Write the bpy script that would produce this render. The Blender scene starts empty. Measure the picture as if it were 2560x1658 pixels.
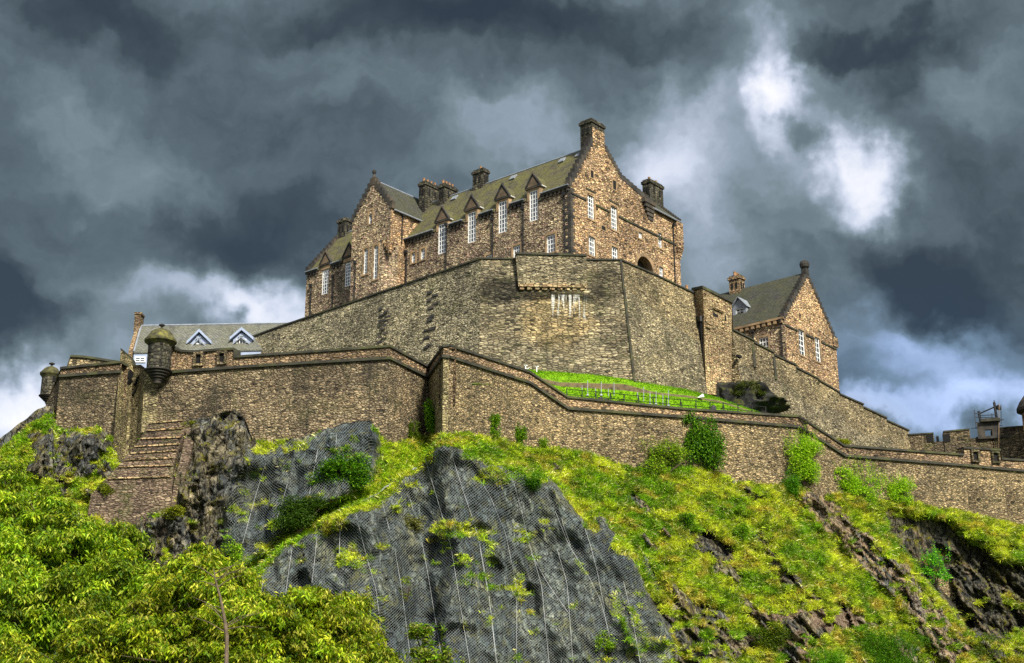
import bpy, math, random
import numpy as np
from mathutils import Vector
R = math.radians
random.seed(7)
RNG = np.random.default_rng(11)
S = bpy.context.scene
COL = S.collection

# ------------------------------------------------------------------ camera
PITCH = R(18.0); FPX = 3516.5; CX, CY = 1280.0, 829.0; CAMZ = 1.7
cam_d = bpy.data.cameras.new('Camera'); cam = bpy.data.objects.new('Camera', cam_d); COL.objects.link(cam)
cam.location = (0, 0, CAMZ); cam.rotation_euler = (R(90) + PITCH, 0, 0)
cam_d.sensor_fit = 'HORIZONTAL'; cam_d.sensor_width = 36.0; cam_d.lens = 36.0 * FPX / 2560.0
cam_d.clip_start = 0.5; cam_d.clip_end = 9000
S.camera = cam
CP, SP = math.cos(PITCH), math.sin(PITCH)

# ------------------------------------------------------------------ exposure, sun, sky
EXPO = 1.50
S.view_settings.view_transform = 'Standard'; S.view_settings.look = 'None'
S.view_settings.exposure = EXPO; S.view_settings.gamma = 1.0
try: S.view_settings.use_curve_mapping = False
except Exception: pass
S.cycles.use_denoising = False
S.cycles.max_bounces = 6; S.cycles.diffuse_bounces = 3; S.cycles.transparent_max_bounces = 12
SUN_AZ, SUN_EL = R(152), R(40)          # clockwise from +Y, i.e. behind the camera to the right
sdir = Vector((math.sin(SUN_AZ) * math.cos(SUN_EL), math.cos(SUN_AZ) * math.cos(SUN_EL), math.sin(SUN_EL)))
sl = bpy.data.lights.new('sun', 'SUN'); sl.energy = 3.2; sl.angle = R(10.0); sl.color = (1.0, 0.93, 0.80)
so = bpy.data.objects.new('sun', sl); COL.objects.link(so)
so.rotation_euler = sdir.to_track_quat('Z', 'Y').to_euler()

def ray(u, v):
    x = (u - CX) / FPX; y = (CY - v) / FPX
    return x, CP - y * SP, SP + y * CP
def at(u, v, Y):
    x, dy, dz = ray(u, v); k = Y / dy
    return Vector((x * k, Y, CAMZ + dz * k))
def at_z(u, v, Z):
    x, dy, dz = ray(u, v); k = (Z - CAMZ) / dz
    return Vector((x * k, dy * k, Z))
def proj(p):
    x, y, z = p[0], p[1], p[2] - CAMZ
    zc = y * CP + z * SP; yc = -y * SP + z * CP
    return CX + FPX * x / zc, CY - FPX * yc / zc
D2S = 2560.0 / 2379.0

W = bpy.data.worlds.new('World'); S.world = W; W.use_nodes = True
def build_world():
    nt = W.node_tree; N = nt.nodes; L = nt.links; N.clear()
    def nd(t, **k):
        n = N.new(t)
        for a, b in k.items(): setattr(n, a, b)
        return n
    def val(x, sock):
        if isinstance(x, (int, float)): sock.default_value = x
        elif isinstance(x, (tuple, list)): sock.default_value = x
        else: L.new(x, sock)
    def mth(op, a, b=0.0, c=0.0, clamp=False):
        n = nd('ShaderNodeMath', operation=op, use_clamp=clamp)
        val(a, n.inputs[0]); val(b, n.inputs[1]); val(c, n.inputs[2]); return n.outputs[0]
    def vm(op, a, b=(0, 0, 0)):
        n = nd('ShaderNodeVectorMath', operation=op); val(a, n.inputs[0]); val(b, n.inputs[1])
        return n.outputs['Value'] if op in ('LENGTH', 'DOT_PRODUCT') else n.outputs[0]
    tc = nd('ShaderNodeTexCoord').outputs['Generated']
    sep = nd('ShaderNodeSeparateXYZ'); L.new(tc, sep.inputs[0])
    az = mth('ARCTAN2', sep.outputs[0], sep.outputs[1]); el = mth('ARCSINE', sep.outputs[2])
    cmb = nd('ShaderNodeCombineXYZ'); L.new(az, cmb.inputs[0]); L.new(el, cmb.inputs[1])
    def noise(vec, scale, detail=6, rough=0.55, col=False, dist=0.0):
        n = nd('ShaderNodeTexNoise'); L.new(vec, n.inputs['Vector']); n.inputs['Scale'].default_value = scale
        n.inputs['Detail'].default_value = detail; n.inputs['Roughness'].default_value = rough
        n.inputs['Distortion'].default_value = dist
        return n.outputs['Color'] if col else n.outputs['Fac']
    w1 = vm('SUBTRACT', noise(cmb.outputs[0], 5.0, 5, 0.6, True), (0.5, 0.5, 0.5))
    w1s = nd('ShaderNodeVectorMath', operation='SCALE'); L.new(w1, w1s.inputs[0]); w1s.inputs['Scale'].default_value = 0.16
    p = vm('ADD', cmb.outputs[0], w1s.outputs[0])
    w2 = vm('SUBTRACT', noise(cmb.outputs[0], 15.0, 5, 0.62, True), (0.5, 0.5, 0.5))
    w2s = nd('ShaderNodeVectorMath', operation='SCALE'); L.new(w2, w2s.inputs[0]); w2s.inputs['Scale'].default_value = 0.075
    p = vm('ADD', p, w2s.outputs[0])
    ps = vm('MULTIPLY', p, (1.0, 1.7, 1.0))
    n1 = noise(ps, 6.0, 8, 0.54, dist=0.1); n2 = noise(ps, 2.6, 3, 0.5); n3 = noise(ps, 19.0, 6, 0.6)
    v = mth('ADD', 0.285, mth('MULTIPLY', mth('SUBTRACT', n1, 0.5), SKY_N1))
    v = mth('ADD', v, mth('MULTIPLY', mth('SUBTRACT', n2, 0.5), 0.30))
    v = mth('ADD', v, mth('MULTIPLY', mth('SUBTRACT', n3, 0.5), 0.20))
    for (u, y, ru, rv, rot, amp) in SKY_BLOBS:      # cloud breaks and dark banks, as compass bearing and elevation
        x, dy, dz = ray(u, y); l = math.sqrt(x * x + dy * dy + dz * dz)
        a0, e0 = math.atan2(x, dy), math.asin(dz / l)
        q = vm('SUBTRACT', p, (a0, e0, 0))
        if rot:
            vr = nd('ShaderNodeVectorRotate', rotation_type='Z_AXIS'); L.new(q, vr.inputs['Vector']); vr.inputs['Angle'].default_value = R(rot); q = vr.outputs[0]
        q = vm('MULTIPLY', q, (FPX / ru, FPX / rv, 0))
        mr = nd('ShaderNodeMapRange', interpolation_type='SMOOTHERSTEP'); L.new(vm('LENGTH', q), mr.inputs['Value'])
        mr.inputs['From Min'].default_value = 1.0; mr.inputs['From Max'].default_value = 0.0
        mr.inputs['To Min'].default_value = 0.0; mr.inputs['To Max'].default_value = amp
        v = mth('ADD', v, mr.outputs[0])
    back = nd('ShaderNodeMapRange', interpolation_type='SMOOTHSTEP'); L.new(sep.outputs[1], back.inputs['Value'])
    back.inputs['From Min'].default_value = 0.45; back.inputs['From Max'].default_value = -0.35
    v = mth('ADD', v, mth('MULTIPLY', back.outputs[0], 0.58))   # unseen sky behind the viewer, brightened as added soft fill
    cr = nd('ShaderNodeValToRGB'); L.new(v, cr.inputs[0])
    E = cr.color_ramp.elements
    stops = [(0.0, (.021, .030, .037)), (.15, (.043, .060, .067)), (.30, (.100, .134, .148)), (.45, (.188, .244, .272)),
             (.60, (.345, .410, .500)), (.78, (.64, .70, .83)), (1.0, (1.0, 1.0, 1.05))]
    while len(E) < len(stops): E.new(0.5)
    for e, (q, c) in zip(E, stops): e.position = q; e.color = (*c, 1)
    x, dy, dz = ray(2330, 930); l = math.sqrt(x * x + dy * dy + dz * dz)      # a bluer, thinner part of the cover
    mr = nd('ShaderNodeMapRange', interpolation_type='SMOOTHERSTEP'); L.new(vm('LENGTH', vm('MULTIPLY', vm('SUBTRACT', p, (math.atan2(x, dy), math.asin(dz / l), 0)), (FPX / 620, FPX / 330, 0))), mr.inputs['Value'])
    mr.inputs['From Min'].default_value = 1.0; mr.inputs['From Max'].default_value = 0.2
    mxb = nd('ShaderNodeMix', data_type='RGBA', blend_type='MULTIPLY'); L.new(mr.outputs[0], mxb.inputs['Factor']); L.new(cr.outputs[0], mxb.inputs[6]); mxb.inputs[7].default_value = (.80, .95, 1.22, 1)
    sky = nd('ShaderNodeTexSky', sky_type='NISHITA', sun_disc=False, sun_elevation=SUN_EL, sun_rotation=SUN_AZ)
    bg1 = nd('ShaderNodeBackground'); L.new(sky.outputs[0], bg1.inputs[0]); bg1.inputs[1].default_value = 0.06
    bg2 = nd('ShaderNodeBackground'); L.new(mxb.outputs[2], bg2.inputs[0]); bg2.inputs[1].default_value = 0.5 ** EXPO * 1.05
    mx = nd('ShaderNodeMixShader'); mx.inputs[0].default_value = 0.93
    L.new(bg1.outputs[0], mx.inputs[1]); L.new(bg2.outputs[0], mx.inputs[2])
    out = nd('ShaderNodeOutputWorld'); L.new(mx.outputs[0], out.inputs[0])
SKY_N1 = 0.52
# u, v, radius u, radius v, rotation, amount  (picture pixels of the photograph, turned into bearings)
SKY_BLOBS = [
    (1950, 180, 150, 220, 0, .46), (1960, 190, 400, 380, 0, .26), (2150, 420, 160, 170, 30, .44), (2100, 420, 400, 300, 0, .20), (1640, 560, 330, 300, 0, .14), (540, 800, 360, 90, 8, .16),
    (1680, 330, 330, 300, 20, .42), (1540, 420, 260, 130, 0, .20), (1270, 370, 360, 200, -10, .24), (1750, 560, 260, 200, 0, .16),
    (700, 790, 330, 120, 12, .46), (430, 790, 380, 110, 0, .24), (60, 1040, 330, 200, 0, .72), (190, 880, 300, 110, 10, .30),
    (300, 360, 520, 260, 0, .14), (900, 260, 520, 240, 0, .05), (660, 560, 200, 90, 0, .03),
    (2330, 900, 420, 190, 10, .36), (2200, 1060, 330, 90, 0, .40), (2480, 1010, 260, 120, 0, .36), (1800, 660, 180, 120, 0, .15),
    (2430, 200, 220, 150, 0, .10),
    (2020, 300, 150, 70, 35, -.30), (2330, 300, 160, 220, 0, -.10), (2330, 720, 340, 180, 15, -.32), (2200, 600, 260, 150, 0, -.16), (2060, 80, 500, 90, -6, -.16), (600, 600, 460, 160, -8, -.28), (70, 820, 300, 140, 20, -.36),
    (1150, 30, 900, 150, 0, -.22), (250, 40, 480, 150, 0, -.16), (2300, 40, 420, 110, 0, -.12), (60, 480, 300, 160, 0, -.05), (1700, 130, 220, 170, 0, -.12), (2500, 420, 200, 260, 0, -.06), (2250, 170, 110, 220, 20, -.10),
]
build_world()

# ------------------------------------------------------------------ objects and names
ORG = {}
def _props(o, label, cat, group, kind):
    if label: o['label'] = label
    if cat: o['category'] = cat
    if group: o['group'] = group
    if kind: o['kind'] = kind
def thing(name, label, cat, loc, group=None):
    o = bpy.data.objects.new(name, None); COL.objects.link(o); o.location = loc; o.empty_display_size = 0.5
    ORG[o.name] = Vector(loc); _props(o, label, cat, group, None); return o
class MB:
    """collects polygons in world metres, builds one mesh object"""
    def __init__(s): s.v = []; s.f = []; s.m = []
    def poly(s, pts, mi=0):
        b = len(s.v); s.v += [tuple(p) for p in pts]; s.f.append(list(range(b, b + len(pts)))); s.m.append(mi)
    def hexa(s, p, mi=0):                # 8 corners: 0-3 one face, 4-7 the opposite one
        b = len(s.v); s.v += [tuple(q) for q in p]
        for f in ((0, 1, 2, 3), (4, 7, 6, 5), (0, 4, 5, 1), (1, 5, 6, 2), (2, 6, 7, 3), (3, 7, 4, 0)):
            s.f.append([b + i for i in f]); s.m.append(mi)
    def box(s, o, a, b, c, mi=0):        # corner and three edge vectors
        o, a, b, c = Vector(o), Vector(a), Vector(b), Vector(c)
        s.hexa([o, o + a, o + a + b, o + b, o + c, o + a + c, o + a + b + c, o + b + c], mi)
    def prism(s, pts, ext, mi=0):
        pts = [Vector(p) for p in pts]; ext = Vector(ext); n = len(pts); b = len(s.v)
        s.v += [tuple(p) for p in pts] + [tuple(p + ext) for p in pts]
        s.f.append([b + i for i in range(n)]); s.m.append(mi)
        s.f.append([b + n + i for i in range(n)][::-1]); s.m.append(mi)
        for i in range(n):
            j = (i + 1) % n; s.f.append([b + i, b + j, b + n + j, b + n + i]); s.m.append(mi)
    def tube(s, pts, rad, n=6, mi=0, cap=True):
        pts = [Vector(p) for p in pts]
        rads = rad if isinstance(rad, (list, tuple)) else [rad] * len(pts)
        b = len(s.v)
        for i, p in enumerate(pts):
            d = (pts[min(i + 1, len(pts) - 1)] - pts[max(i - 1, 0)])
            d = d.normalized() if d.length > 1e-9 else Vector((0, 0, 1))
            x = d.orthogonal().normalized() if abs(d.z) > .9 else d.cross(Vector((0, 0, 1))).normalized()
            y = d.cross(x)
            for k in range(n):
                a = 2 * math.pi * k / n
                s.v.append(tuple(p + (x * math.cos(a) + y * math.sin(a)) * rads[i]))
        for i in range(len(pts) - 1):
            for k in range(n):
                k2 = (k + 1) % n
                s.f.append([b + i * n + k, b + i * n + k2, b + (i + 1) * n + k2, b + (i + 1) * n + k]); s.m.append(mi)
        if cap:
            s.f.append([b + k for k in range(n)][::-1]); s.m.append(mi)
            s.f.append([b + (len(pts) - 1) * n + k for k in range(n)]); s.m.append(mi)
    def lathe(s, c, prof, n=20, mi=0):   # prof: (radius, height) from bottom up
        c = Vector(c)
        b = len(s.v)
        for r, h in prof:
            for k in range(n):
                a = 2 * math.pi * k / n; s.v.append((c.x + r * math.cos(a), c.y + r * math.sin(a), c.z + h))
        for i in range(len(prof) - 1):
            for k in range(n):
                k2 = (k + 1) % n
                s.f.append([b + i * n + k, b + i * n + k2, b + (i + 1) * n + k2, b + (i + 1) * n + k]); s.m.append(mi)
        s.f.append([b + k for k in range(n)][::-1]); s.m.append(mi)
        s.f.append([b + (len(prof) - 1) * n + k for k in range(n)]); s.m.append(mi)
    def build(s, name, mats, parent=None, label=None, cat=None, group=None, kind=None, smooth=False):
        if not isinstance(mats, (list, tuple)): mats = [mats]
        if parent is not None: org = ORG[parent.name]
        elif kind: org = Vector((0, 0, 0))
        else:
            a = np.array(s.v); org = Vector(((a[:, 0].min() + a[:, 0].max()) / 2, (a[:, 1].min() + a[:, 1].max()) / 2, a[:, 2].min()))
        me = bpy.data.meshes.new(name)
        me.from_pydata([(x - org.x, y - org.y, z - org.z) for x, y, z in s.v], [], s.f)
        for m in mats: me.materials.append(m)
        me.polygons.foreach_set('material_index', s.m)
        if smooth: me.polygons.foreach_set('use_smooth', [True] * len(s.f))
        me.update()
        uv = me.uv_layers.new(name='UVMap')
        zz = Vector((0, 0, 1)); dat = np.zeros((len(me.loops), 2), np.float32); i = 0
        for pl, f in zip(me.polygons, s.f):
            n = pl.normal
            t = zz.cross(n) if abs(n.z) < 0.97 else Vector((1, 0, 0))
            t.normalize(); b = n.cross(t)
            for vi in f:
                p = s.v[vi]
                dat[i, 0] = p[0] * t.x + p[1] * t.y + p[2] * t.z; dat[i, 1] = p[0] * b.x + p[1] * b.y + p[2] * b.z; i += 1
        uv.data.foreach_set('uv', dat.ravel())
        o = bpy.data.objects.new(name, me); COL.objects.link(o)
        if parent is not None:
            o.parent = parent
        else: o.location = org
        ORG[o.name] = org
        _props(o, label, cat, group, kind)
        return o
def np_mesh(name, verts, faces, mats, org=(0, 0, 0), parent=None, col=None, smooth=False, attrs=None, **kw):
    """faces: (n,k) int array; col: per-vertex RGB"""
    verts = np.asarray(verts, np.float32); faces = np.asarray(faces, np.int32)
    if parent is not None: org = ORG[parent.name]
    org = Vector(org); v = verts - np.array(org, np.float32)
    me = bpy.data.meshes.new(name); n, k = faces.shape
    me.vertices.add(len(v)); me.vertices.foreach_set('co', v.ravel())
    me.loops.add(n * k); me.loops.foreach_set('vertex_index', faces.ravel())
    me.polygons.add(n); me.polygons.foreach_set('loop_start', np.arange(0, n * k, k, dtype=np.int32))
    try: me.polygons.foreach_set('loop_total', np.full(n, k, np.int32))
    except Exception: pass
    if smooth: me.polygons.foreach_set('use_smooth', np.ones(n, bool))
    me.update(calc_edges=True)
    if col is not None:
        a = me.color_attributes.new('Col', 'FLOAT_COLOR', 'POINT')
        c = np.ones((len(v), 4), np.float32); c[:, :3] = col; a.data.foreach_set('color', c.ravel())
    for an, av in (attrs or {}).items():
        a = me.attributes.new(an, 'FLOAT', 'POINT'); a.data.foreach_set('value', np.asarray(av, np.float32).ravel())
    for m in (mats if isinstance(mats, (list, tuple)) else [mats]): me.materials.append(m)
    o = bpy.data.objects.new(name, me); COL.objects.link(o)
    if parent is not None: o.parent = parent
    else: o.location = org
    ORG[o.name] = org
    _props(o, kw.get('label'), kw.get('cat'), kw.get('group'), kw.get('kind'))
    return o

# ------------------------------------------------------------------ materials
class NT:
    def __init__(s, name):
        s.mat = bpy.data.materials.new(name); s.mat.use_nodes = True; s.nt = s.mat.node_tree; s.nt.nodes.clear()
        s.out = s.nd('ShaderNodeOutputMaterial'); s.bs = s.nd('ShaderNodeBsdfPrincipled')
        s.lk(s.bs.outputs[0], s.out.inputs[0])
    def nd(s, t, **k):
        n = s.nt.nodes.new(t)
        for a, b in k.items(): setattr(n, a, b)
        return n
    def lk(s, a, b): s.nt.links.new(a, b)
    def put(s, x, sock):
        if isinstance(x, bpy.types.NodeSocket): s.lk(x, sock)
        elif isinstance(x, (tuple, list)) and len(x) == 3 and sock.type == 'RGBA': sock.default_value = (*x, 1)
        else: sock.default_value = x
    def math(s, op, a, b=0.0, clamp=False):
        n = s.nd('ShaderNodeMath', operation=op, use_clamp=clamp); s.put(a, n.inputs[0]); s.put(b, n.inputs[1]); return n.outputs[0]
    def vmath(s, op, a, b):
        n = s.nd('ShaderNodeVectorMath', operation=op); s.put(a, n.inputs[0]); s.put(b, n.inputs[1]); return n.outputs[0]
    def noise(s, vec, scale, detail=4, rough=.55, col=False, dist=0):
        n = s.nd('ShaderNodeTexNoise'); s.put(vec, n.inputs['Vector']); n.inputs['Scale'].default_value = scale
        n.inputs['Detail'].default_value = detail; n.inputs['Roughness'].default_value = rough; n.inputs['Distortion'].default_value = dist
        return n.outputs['Color' if col else 'Fac']
    def vor(s, vec, feature='F1', rnd=1.0, scale=1.0):
        n = s.nd('ShaderNodeTexVoronoi', feature=feature); s.put(vec, n.inputs['Vector']); n.inputs['Scale'].default_value = scale
        n.inputs['Randomness'].default_value = rnd; return n
    def ramp(s, fac, stops, const=False):
        n = s.nd('ShaderNodeValToRGB'); s.put(fac, n.inputs[0]); E = n.color_ramp.elements
        if const: n.color_ramp.interpolation = 'CONSTANT'
        while len(E) < len(stops): E.new(.5)
        for e, (p, c) in zip(E, stops):
            e.position = p; e.color = (*c, 1) if len(c) == 3 else c
        return n.outputs[0]
    def step(s, x, lo, hi):
        n = s.nd('ShaderNodeMapRange', interpolation_type='SMOOTHSTEP'); s.put(x, n.inputs['Value'])
        n.inputs['From Min'].default_value = lo; n.inputs['From Max'].default_value = hi; return n.outputs[0]
    def mix(s, fac, a, b, mode='MIX'):
        n = s.nd('ShaderNodeMix', data_type='RGBA', blend_type=mode); s.put(fac, n.inputs['Factor'])
        s.put(a, n.inputs[6]); s.put(b, n.inputs[7]); return n.outputs[2]
    def bump(s, h, strength=.5, dist=.05, normal=None):
        n = s.nd('ShaderNodeBump'); s.put(h, n.inputs['Height']); n.inputs['Strength'].default_value = strength
        n.inputs['Distance'].default_value = dist
        if normal is not None: s.lk(normal, n.inputs['Normal'])
        return n.outputs[0]
    def fin(s, col, rough=.9, normal=None, spec=.25, metal=0.0):
        s.put(col, s.bs.inputs['Base Color']); s.put(rough, s.bs.inputs['Roughness']); s.put(metal, s.bs.inputs['Metallic'])
        s.bs.inputs['Specular IOR Level'].default_value = spec
        if normal is not None: s.lk(normal, s.bs.inputs['Normal'])
        return s.mat
    def uv(s): return s.nd('ShaderNodeTexCoord').outputs['UV']
    def obj(s): return s.nd('ShaderNodeTexCoord').outputs['Object']
    def attr(s, name, out='Color'): return s.nd('ShaderNodeAttribute', attribute_name=name).outputs[out]

def stone(name, tones, joint=(.018, .014, .010), w=.55, h=.28, rnd=.75, jw=.10, stain=.5, dark=(.03, .028, .022), moss=0.0, soot=0.0, mosscol=(.06, .075, .018), streak=.5, spots=(), lime=None):
    t = NT(name); uv = t.uv()
    wob = t.vmath('SUBTRACT', t.noise(uv, .9, 2, col=True), (.5, .5, .5))
    p = t.vmath('ADD', uv, t.vmath('MULTIPLY', wob, (.35, .22, 0)))
    q = t.vmath('MULTIPLY', p, (1 / w, 1 / h, 1))
    v = t.vor(q, 'F1', rnd); e = t.vor(q, 'DISTANCE_TO_EDGE', rnd)
    sp = t.nd('ShaderNodeSeparateColor'); t.lk(v.outputs['Color'], sp.inputs[0])
    n = len(tones)
    tones = [tuple((.88 * c_ + .12 * (sum(c3) / 3)) * k_ for c_, k_ in zip(c3, (.90, .90, .80))) for c3 in tones]
    col = t.ramp(sp.outputs[0], [((i + .5) / n, c) for i, c in enumerate(tones)])
    # brightness of the single stones differs a lot
    bri = t.math('ADD', .64, t.math('MULTIPLY', sp.outputs[1], .74))
    bc = t.nd('ShaderNodeCombineColor'); [t.lk(bri, bc.inputs[i]) for i in range(3)]
    col = t.mix(1.0, col, bc.outputs[0], 'MULTIPLY')
    gr = t.noise(uv, 5.5, 4, .65)
    col = t.mix(.75, col, t.ramp(gr, [(.28, (.58, .56, .54)), (.7, (1.32, 1.31, 1.3))]), 'MULTIPLY')
    jn = t.step(t.noise(uv, 2.3, 4, .7), .34, .60)               # joints open and close along the wall
    jm = t.math('MULTIPLY', t.step(e.outputs['Distance'], jw * 1.25, jw * .2), t.math('ADD', .30, t.math('MULTIPLY', jn, .70)))
    col = t.mix(t.math('MULTIPLY', jm, .95), col, joint)
    hole = t.math('GREATER_THAN', sp.outputs[2], .965)            # missing stones and putlog holes
    col = t.mix(t.math('MULTIPLY', hole, .8), col, (.012, .011, .009))
    st = t.noise(t.vmath('MULTIPLY', uv, (.32, .10, 1)), 1.0, 5, .62)
    col = t.mix(t.math('MULTIPLY', t.step(st, .47, .72), stain), col, dark)
    sk = t.noise(t.vmath('MULTIPLY', uv, (1.3, .05, 1)), 1.0, 4, .6)
    col = t.mix(t.math('MULTIPLY', t.step(sk, .52, .75), stain * streak), col, dark)
    if soot:
        s2 = t.noise(uv, .16, 3, .5); col = t.mix(t.math('MULTIPLY', t.step(s2, .5, .66), soot), col, (.012, .013, .014))
    for (ux, uy), (rx, ry), sc_, amt in spots:                   # stains with a place of their own, and painted corbel shade
        w_ = t.vmath('SUBTRACT', t.noise(uv, .45, 5, .65, col=True), (.5, .5, .5))
        q_ = t.vmath('ADD', t.vmath('MULTIPLY', t.vmath('SUBTRACT', uv, (ux, uy, 0)), (1 / rx, 1 / ry, 0)), t.vmath('MULTIPLY', w_, (1.7, .9, 0)))
        ln = t.nd('ShaderNodeVectorMath', operation='LENGTH'); t.lk(q_, ln.inputs[0])
        col = t.mix(t.math('MULTIPLY', t.step(ln.outputs['Value'], 1.05, .55), amt), col, sc_, 'MULTIPLY')
    bigv = t.noise(t.vmath('MULTIPLY', uv, (.10, .16, 1)), 1.0, 4, .6)
    col = t.mix(.8, col, t.ramp(bigv, [(.36, (.52, .52, .54)), (.5, (.95, .95, .94)), (.64, (1.38, 1.35, 1.25))]), 'MULTIPLY')
    drip = t.noise(t.vmath('MULTIPLY', uv, (2.2, .07, 1)), 1.0, 5, .65)
    col = t.mix(t.math('MULTIPLY', t.step(drip, .56, .70), stain * .9), col, (.020, .020, .018))
    if lime:
        (ux, uy), (rx, ry) = lime
        sx_ = t.nd('ShaderNodeSeparateXYZ'); t.lk(t.vmath('MULTIPLY', t.vmath('SUBTRACT', uv, (ux, uy, 0)), (1 / rx, 1 / ry, 0)), sx_.inputs[0])
        run = t.noise(t.vmath('MULTIPLY', uv, (3.6, .20, 1)), 1.0, 4, .6); edge = t.step(t.math('ABSOLUTE', sx_.outputs[0]), 1.0, .75)
        reach = t.step(t.math('ADD', sx_.outputs[1], t.math('MULTIPLY', t.noise(t.vmath('MULTIPLY', uv, (2.2, 0, 1)), 1.0, 2), 1.5)), .05, .55)
        lm_ = t.math('MULTIPLY', t.math('MULTIPLY', t.step(run, .50, .60), edge), t.math('MULTIPLY', reach, t.step(sx_.outputs[1], 1.0, .85)))
        col = t.mix(t.math('MULTIPLY', lm_, .8), col, (.50, .51, .47))
    if moss:
        ms = t.noise(uv, .55, 5, .6); col = t.mix(t.math('MULTIPLY', t.step(ms, .48, .68), moss), col, mosscol)
    hgt = t.math('ADD', t.step(e.outputs['Distance'], 0, jw * 2.2), t.math('MULTIPLY', gr, .5))
    hgt = t.math('ADD', hgt, t.math('MULTIPLY', sp.outputs[1], .5))
    return t.fin(col, .92, t.bump(hgt, .9, .09), .15)
def plain(name, col, rough=.7, var=.3, scale=2.0, metal=0.0, spec=.3, bump=.15, dirt=None, dirtamt=.5):
    t = NT(name); ob = t.obj(); n = t.noise(ob, scale, 5, .6)
    lo = tuple(c * (1 - var) for c in col); hi = tuple(c * (1 + var) for c in col)
    c = t.ramp(n, [(.3, lo), (.7, hi)])
    if dirt: c = t.mix(t.math('MULTIPLY', t.step(t.noise(ob, scale * .45, 4), .45, .7), dirtamt), c, dirt)
    return t.fin(c, rough, t.bump(n, bump, .03), spec, metal)
def slate(name, tones, moss, mosscol):
    t = NT(name); uv = t.uv()
    b = t.nd('ShaderNodeTexBrick'); t.lk(t.vmath('ADD', uv, t.vmath('MULTIPLY', t.noise(uv, 2, 2, col=True), (.05, .06, 0))), b.inputs['Vector'])
    b.inputs['Scale'].default_value = 1.0; b.inputs['Brick Width'].default_value = .38; b.inputs['Row Height'].default_value = .24
    b.inputs['Mortar Size'].default_value = .018; b.inputs['Color1'].default_value = (*tones[0], 1); b.inputs['Color2'].default_value = (*tones[1], 1)
    b.inputs['Mortar'].default_value = (.008, .008, .007, 1)
    c = t.mix(.7, b.outputs[0], t.ramp(t.noise(uv, 3.1, 4, .7), [(.3, (.45, .45, .45)), (.72, (1.6, 1.6, 1.5))]), 'MULTIPLY')
    c = t.mix(t.math('MULTIPLY', t.step(t.noise(uv, .55, 6, .7), .36, .62), moss), c, t.ramp(t.noise(uv, 2.6, 4, .7), [(.3, tuple(x * .35 for x in mosscol)), (.7, tuple(x * 1.35 for x in mosscol))]))
    c = t.mix(t.math('MULTIPLY', t.step(t.noise(t.vmath('MULTIPLY', uv, (.9, .12, 1)), 1.0, 4), .52, .72), .55), c, (.018, .018, .012))
    return t.fin(c, .75, t.bump(t.math('SUBTRACT', t.noise(uv, 4, 3), b.outputs['Fac']), .6, .05), .3)
def leafmat(name, trans=.35, rough=.55):
    t = NT(name); c = t.attr('Col')
    t.put(c, t.bs.inputs['Base Color']); t.bs.inputs['Roughness'].default_value = rough; t.bs.inputs['Specular IOR Level'].default_value = .25
    tr = t.nd('ShaderNodeBsdfTranslucent'); t.lk(t.mix(1.0, c, (1.15, 1.2, .6), 'MULTIPLY'), tr.inputs[0])
    m = t.nd('ShaderNodeMixShader'); m.inputs[0].default_value = trans
    t.lk(t.bs.outputs[0], m.inputs[1]); t.lk(tr.outputs[0], m.inputs[2]); t.lk(m.outputs[0], t.out.inputs[0])
    return t.mat
M = {}
M['palace'] = stone('palace_rubble', [(0.219, 0.151, 0.116), (0.412, 0.322, 0.227), (0.494, 0.378, 0.254), (0.343, 0.275, 0.206), (0.453, 0.288, 0.233), (0.233, 0.199, 0.158), (0.549, 0.439, 0.288)], w=0.396, h=0.206, stain=.30, rnd=.85)
M['gable'] = stone('gable_rubble', [(0.39, 0.234, 0.143), (0.546, 0.39, 0.227), (0.442, 0.28, 0.195), (0.62, 0.461, 0.26), (0.26, 0.176, 0.117), (0.585, 0.351, 0.169), (0.494, 0.338, 0.247)], w=0.430, h=0.232, stain=.20, rnd=.9, jw=.11)
PALE = [(.22, .20, .145), (.34, .305, .215), (.43, .385, .265), (.29, .26, .195), (.37, .315, .20), (.49, .435, .315)]
M['upper'] = stone('upper_wall_rubble', [(0.179, 0.157, 0.112), (0.291, 0.252, 0.174), (0.358, 0.308, 0.207), (0.235, 0.207, 0.151), (0.314, 0.252, 0.162), (0.403, 0.353, 0.246)], w=0.430, h=0.181, stain=.42, moss=.22, soot=.25, rnd=.75, streak=.75)
M['upper_pale'] = stone('upper_wall_pale_rubble', PALE, w=0.464, h=0.181, stain=.42, moss=.25, soot=.15, rnd=.72)
M['upper_warm'] = stone('upper_wall_warm_rubble', [(0.306, 0.252, 0.153), (0.415, 0.338, 0.207), (0.24, 0.186, 0.115), (0.469, 0.388, 0.24), (0.35, 0.262, 0.147), (0.197, 0.163, 0.109)], w=0.396, h=0.189, stain=.25, moss=.2, rnd=.8)
M['tower'] = stone('tower_ashlar', [(0.396, 0.303, 0.176), (0.462, 0.363, 0.209), (0.341, 0.237, 0.138), (0.418, 0.275, 0.16)], w=0.447, h=0.241, stain=.3, rnd=.6, jw=.08)
M['rampart'] = stone('rampart_rubble', [(0.153, 0.118, 0.082), (0.246, 0.194, 0.129), (0.329, 0.258, 0.17), (0.199, 0.159, 0.118), (0.293, 0.205, 0.129), (0.389, 0.311, 0.212)], w=0.327, h=0.155, stain=.72, moss=.22, rnd=.88)
M['rampart_warm'] = stone('rampart_warm_rubble', [(0.243, 0.184, 0.105), (0.354, 0.272, 0.161), (0.443, 0.332, 0.194), (0.277, 0.222, 0.15), (0.377, 0.266, 0.144), (0.177, 0.144, 0.095)], w=0.318, h=0.163, stain=.50, moss=.15, rnd=.95)
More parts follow.
